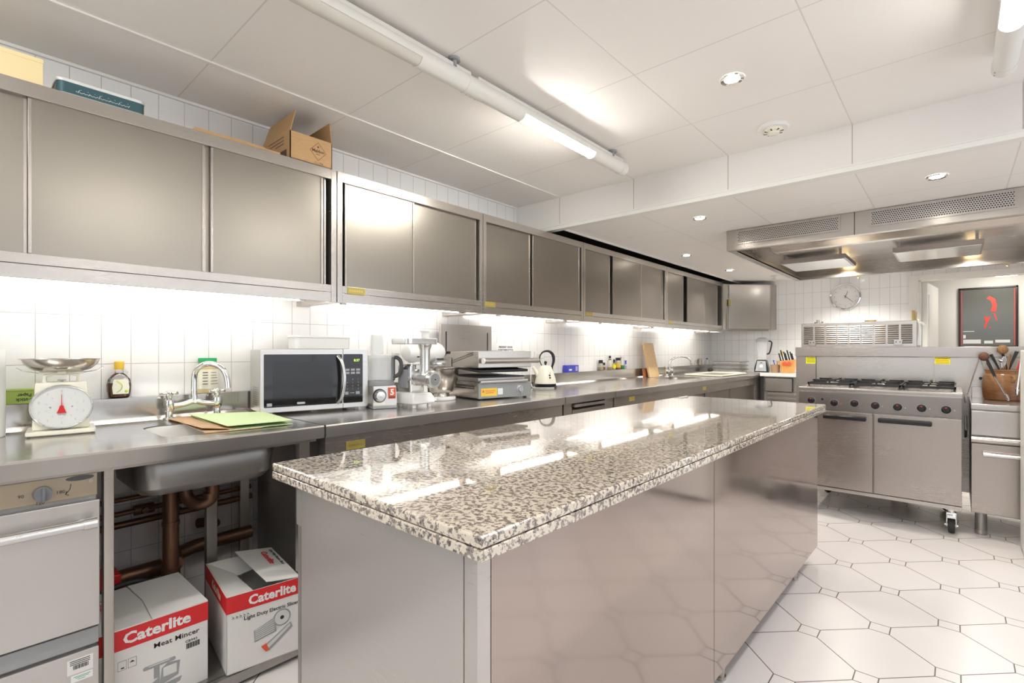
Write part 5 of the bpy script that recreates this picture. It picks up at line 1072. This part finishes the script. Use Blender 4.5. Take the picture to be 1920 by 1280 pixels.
def tongs(name, label, P_, grip):
    t = thing(name, label, 'tongs', P_[-1] - Vector((0, 0, .0)))
    d_ = (P_[-1]-P_[0]).normalized(); s_ = Vector((0, -.008, 0))
    m = MB().tube([P_[0], P_[1], P_[2]], .006, n=8, flat=.6, rads=[.004, .006, .007]).tube([P_[0]+s_, P_[1]+s_*1.5, P_[2]+s_*2], .006, n=8, flat=.6, rads=[.004, .006, .007]); obj('arms', m, 'chrome', t, world=True)
    m = MB()
    for o_ in (Vector((0, 0, 0)), s_*2):
        for k_ in range(5): q = P_[2]+d_*(.008*k_)+o_; m.sphere(q, .011-.001*k_, n=10)
    obj('scalloped_tips', m, 'chrome', t, world=True)
    if grip: obj('grips', MB().tube([P_[0]-d_*.002, P_[0].lerp(P_[1], .95)], .010, n=10, flat=.8).tube([P_[0]-d_*.002+s_, P_[0].lerp(P_[1], .95)+s_*1.4], .010, n=10, flat=.8), 'black', t, world=True)
tongs('tongs', 'black-gripped steel tongs leaning over the front of the crock', [onY(4.80, 1851, 675), onY(4.755, 1866, 707), onY(4.68, 1886, 741)], True)
tongs('tongs', 'plain steel tongs hanging at the right side of the crock', [onY(4.78, 1914, 668), onY(4.76, 1911, 700), onY(4.74, 1907, 730)], False)
m = MB().tube([onY(4.9, 1834, 678), onY(4.8, 1822, 712), onY(4.62, 1814, 738)], .004, n=8, smooth=1).sphere(onY(4.56, 1810, 748), .014, sx=.5, sy=.7, sz=1.8, n=18).tube([onY(4.9, 1834, 678), onY(4.92, 1837, 668), onY(4.92, 1845, 690)], .002, n=6)
util('steel_ladle', 'dark ladle with its bowl hanging in the gap right of the range', m, 'steel_dk')
# ================================================================ CARTONS BELOW THE SINK
SZ = .0525
def carton(name, label, loc, rz, w_, d_, h_, band):
    t = thing(name, label, 'box', loc, rz); th = .004    # local: x to the right, front at y=0, depth +y
    return t
# mincer carton
t = carton('mincer_carton', 'closed white carton with a red band and a mincer picture, under the sink', (.700, .309, SZ), math.radians(90), .3, .36, .27, .06); w_, d_, h_ = .300, .335, .270
obj('carton', B(0, w_, 0, d_, 0, h_, bev=.001), 'card', t)
obj('red_band', MB().box(-.0008, w_+.0008, -.0008, .0, h_-.064, h_-.001).box(w_, w_+.0008, 0, d_, h_-.064, h_-.001), 'red', t)
obj('top_flap', MB().prism([(0, 0, h_), (.135, 0, h_), (.145, d_*.5, h_), (.135, d_, h_), (0, d_, h_)], (0, 0, .003)).prism([(.138, 0, h_+.001), (w_, 0, h_), (w_, d_, h_), (.138, d_, h_+.001), (.148, d_*.5, h_+.001)], (0, 0, .004)), 'card', t)
m = MB().text('Caterlite', (.061, -.001, h_-.048), YR, XU, .048, bold=.0016, sx=1.08); obj('brand_lettering', m, 'whiteprint', t)
m = MB().text('Caterlite', (.035, d_*.80, h_+.0035), (.0, -1, 0), (1, 0, 0), .036, bold=.0006, sx=1.1); obj('top_lettering', m, 'red', t)
m = MB().text('Meat Mincer', (.141, -.0005, h_-.096), YR, XU, .0235, bold=.0002, sx=1.1).text('CB943', (.231, -.0005, h_-.117), YR, XU, .0115, sx=1.15)
for k_ in range(16): m.box(.234+.0026*k_, .2352+.0026*k_+.0005*(k_ % 3), -.0006, 0, h_-.139, h_-.121)
for a in (.048, .074): 
    m.box(a, a+.022, -.0006, 0, h_-.099, h_-.0984).box(a, a+.022, -.0006, 0, h_-.1276, h_-.127).box(a, a+.0006, -.0006, 0, h_-.1276, h_-.0984).box(a+.0214, a+.022, -.0006, 0, h_-.1276, h_-.0984)
m.box(.056, .064, -.0006, 0, h_-.123, h_-.119).prism([(.078, -.0001, h_-.112), (.092, -.0001, h_-.112), (.085, -.0001, h_-.106)], (0, -.0005, 0))
obj('print', m, 'print', t)
m = MB().prism([(p[0]+.262, -.0003, p[1]+.118) for p in rrect(.045, .006, .005, 0)], (0, -.0006, 0)).box(.246, .262, -.001, -.0003, .075, .112).prism([(.262, -.0003, .045), (.315, -.0003, .06), (.32, -.0003, .105), (.285, -.0003, .112), (.268, -.0003, .10)], (0, -.0008, 0)).prism([(.205, -.0003, .045), (.262, -.0003, .075), (.262, -.0003, .055), (.215, -.0003, .030)], (0, -.0012, 0)).prism([(.25, -.0003, .02), (.32, -.0003, .035), (.325, -.0003, .05), (.25, -.0003, .045)], (0, -.0006, 0)).sphere((.212, -.0003, .038), .014, sy=.05, n=12)
m.xform(Matrix.Translation(Vector((-.104, 0, 0)))); obj('product_picture', m, 'grey', t)
obj('picture_highlights', MB().box(.272, .31, -.0016, -.0011, .07, .10).box(.232, .29, -.0016, -.0009, .119, .1215).xform(Matrix.Translation(Vector((-.104, 0, 0)))), 'tinwhite', t)
# slicer carton
t = carton('slicer_carton', 'open white carton with a red band and a slicer picture, beside the island', (.738, .656, SZ), math.radians(82.5), .25, .38, .275, .06); w_, d_, h_ = .250, .375, .275
m = MB().box(0, w_, 0, .003, 0, h_).box(0, w_, d_-.003, d_, 0, h_).box(0, .003, 0, d_, 0, h_).box(w_-.003, w_, 0, d_, 0, h_).box(0, w_, 0, d_, 0, .003); obj('carton', m, 'card', t)
obj('red_band', MB().box(-.0008, w_+.0008, -.0008, .0, h_-.060, h_).box(-.0008, 0, 0, d_, h_-.060, h_), 'red', t)
obj('flap', MB().prism([(.003, .003, h_), (.003, d_-.003, h_), (.085, d_*.75, h_-.035), (.10, d_*.30, h_-.045), (.092, .005, h_-.01)], (0, 0, .003)), 'card', t)
obj('flap', MB().prism([(.003, d_-.003, h_-.002), (w_-.003, d_-.003, h_-.002), (w_-.02, d_*.7, h_-.014), (.04, d_*.72, h_-.05)], (0, 0, .003)), 'card', t)
m = MB().prism([(w_, 0.0, h_+.001), (w_, d_, h_+.001), (.10, d_*.92, h_+.030), (.135, .015, h_+.010)], (0, 0, .003)); f = obj('flap', m, 'card', t)
up_ = Vector((w_-.10, d_*.04, -.029)).normalized()
m = MB().text('Caterlite', (.185, .30, h_+.0235), (.03, -1, -.055), (1, .03, -.18), .036, bold=.0005, sx=1.05); obj('flap_lettering', m, 'red', f)
m = MB().text('Light Duty Electric Slicer', (.225, .32, h_+.0175), (.03, -1, -.055), (1, .03, -.18), .017, sx=1.0); obj('flap_print', m, 'print', f)
obj('brand_lettering', MB().text('Caterlite', (.070, -.001, h_-.047), YR, XU, .047, bold=.0015, sx=.98), 'whiteprint', t)
obj('side_lettering', MB().text('Caterlite', (-.001, d_-.13, h_-.045), (0, -1, 0), XU, .044, bold=.001, sx=.95), 'cream', t)
m = MB().text('Light Duty Electric Slicer', (.055, -.0005, h_-.097), YR, XU, .0185, bold=.0002, sx=1.02)
for k_ in range(5): m.box(.018+.012*k_, .026+.012*k_, -.0006, 0, h_-.083, h_-.0825).box(.018+.012*k_, .0185+.012*k_, -.0006, 0, h_-.083, h_-.070).box(.020+.012*k_, .024+.012*k_, -.0006, 0, h_-.079, h_-.076)
obj('print', m, 'print', t)
m = MB().cyl((.185, -.0002, .145), (.185, -.0012, .145), .031, n=36).prism([(.090, -.0002, .085), (.165, -.0002, .10), (.165, -.0002, .155), (.088, -.0002, .128)], (0, -.0007, 0)).prism([(.125, -.0002, .062), (.215, -.0002, .118), (.222, -.0002, .098), (.140, -.0002, .038)], (0, -.0016, 0)); obj('product_picture', m, 'grey', t)
m = MB().cyl((.185, -.0012, .145), (.185, -.0018, .145), .026, n=36)
for k_ in range(6): m.prism([(.092, -.0009, .092+.0065*k_), (.158, -.0009, .104+.008*k_), (.158, -.0009, .107+.008*k_), (.092, -.0009, .095+.0065*k_)], (0, -.0006, 0))
m.prism([(.132, -.0018, .060), (.212, -.0018, .112), (.215, -.0018, .104), (.138, -.0018, .048)], (0, -.0006, 0)); obj('picture_highlights', m, 'tinwhite', t)
obj('picture_red_end', MB().prism([(.112, -.0002, .062), (.130, -.0002, .068), (.140, -.0002, .040), (.128, -.0002, .038)], (0, -.0022, 0)), 'orange', t); obj('picture_hub', MB().cyl((.185, -.0018, .145), (.185, -.0024, .145), .007, n=16), 'dark', t)
# red tool case behind
t = thing('red_case', 'red plastic case behind the mincer carton under the sink', 'case', (.215, .405, SZ), 0)
obj('case', B(-.09, .09, -.06, .06, 0, .235, bev=.012, seg=3), 'redplastic', t); obj('latch', B(.088, .096, .01, .04, .17, .20, bev=.002), 'black', t)
t = thing('red_case', 'smaller red box lying on the red plastic case', 'case', (.19, .40, SZ+.236), 0); obj('case', B(-.06, .06, -.05, .05, 0, .05, bev=.006), 'red', t)
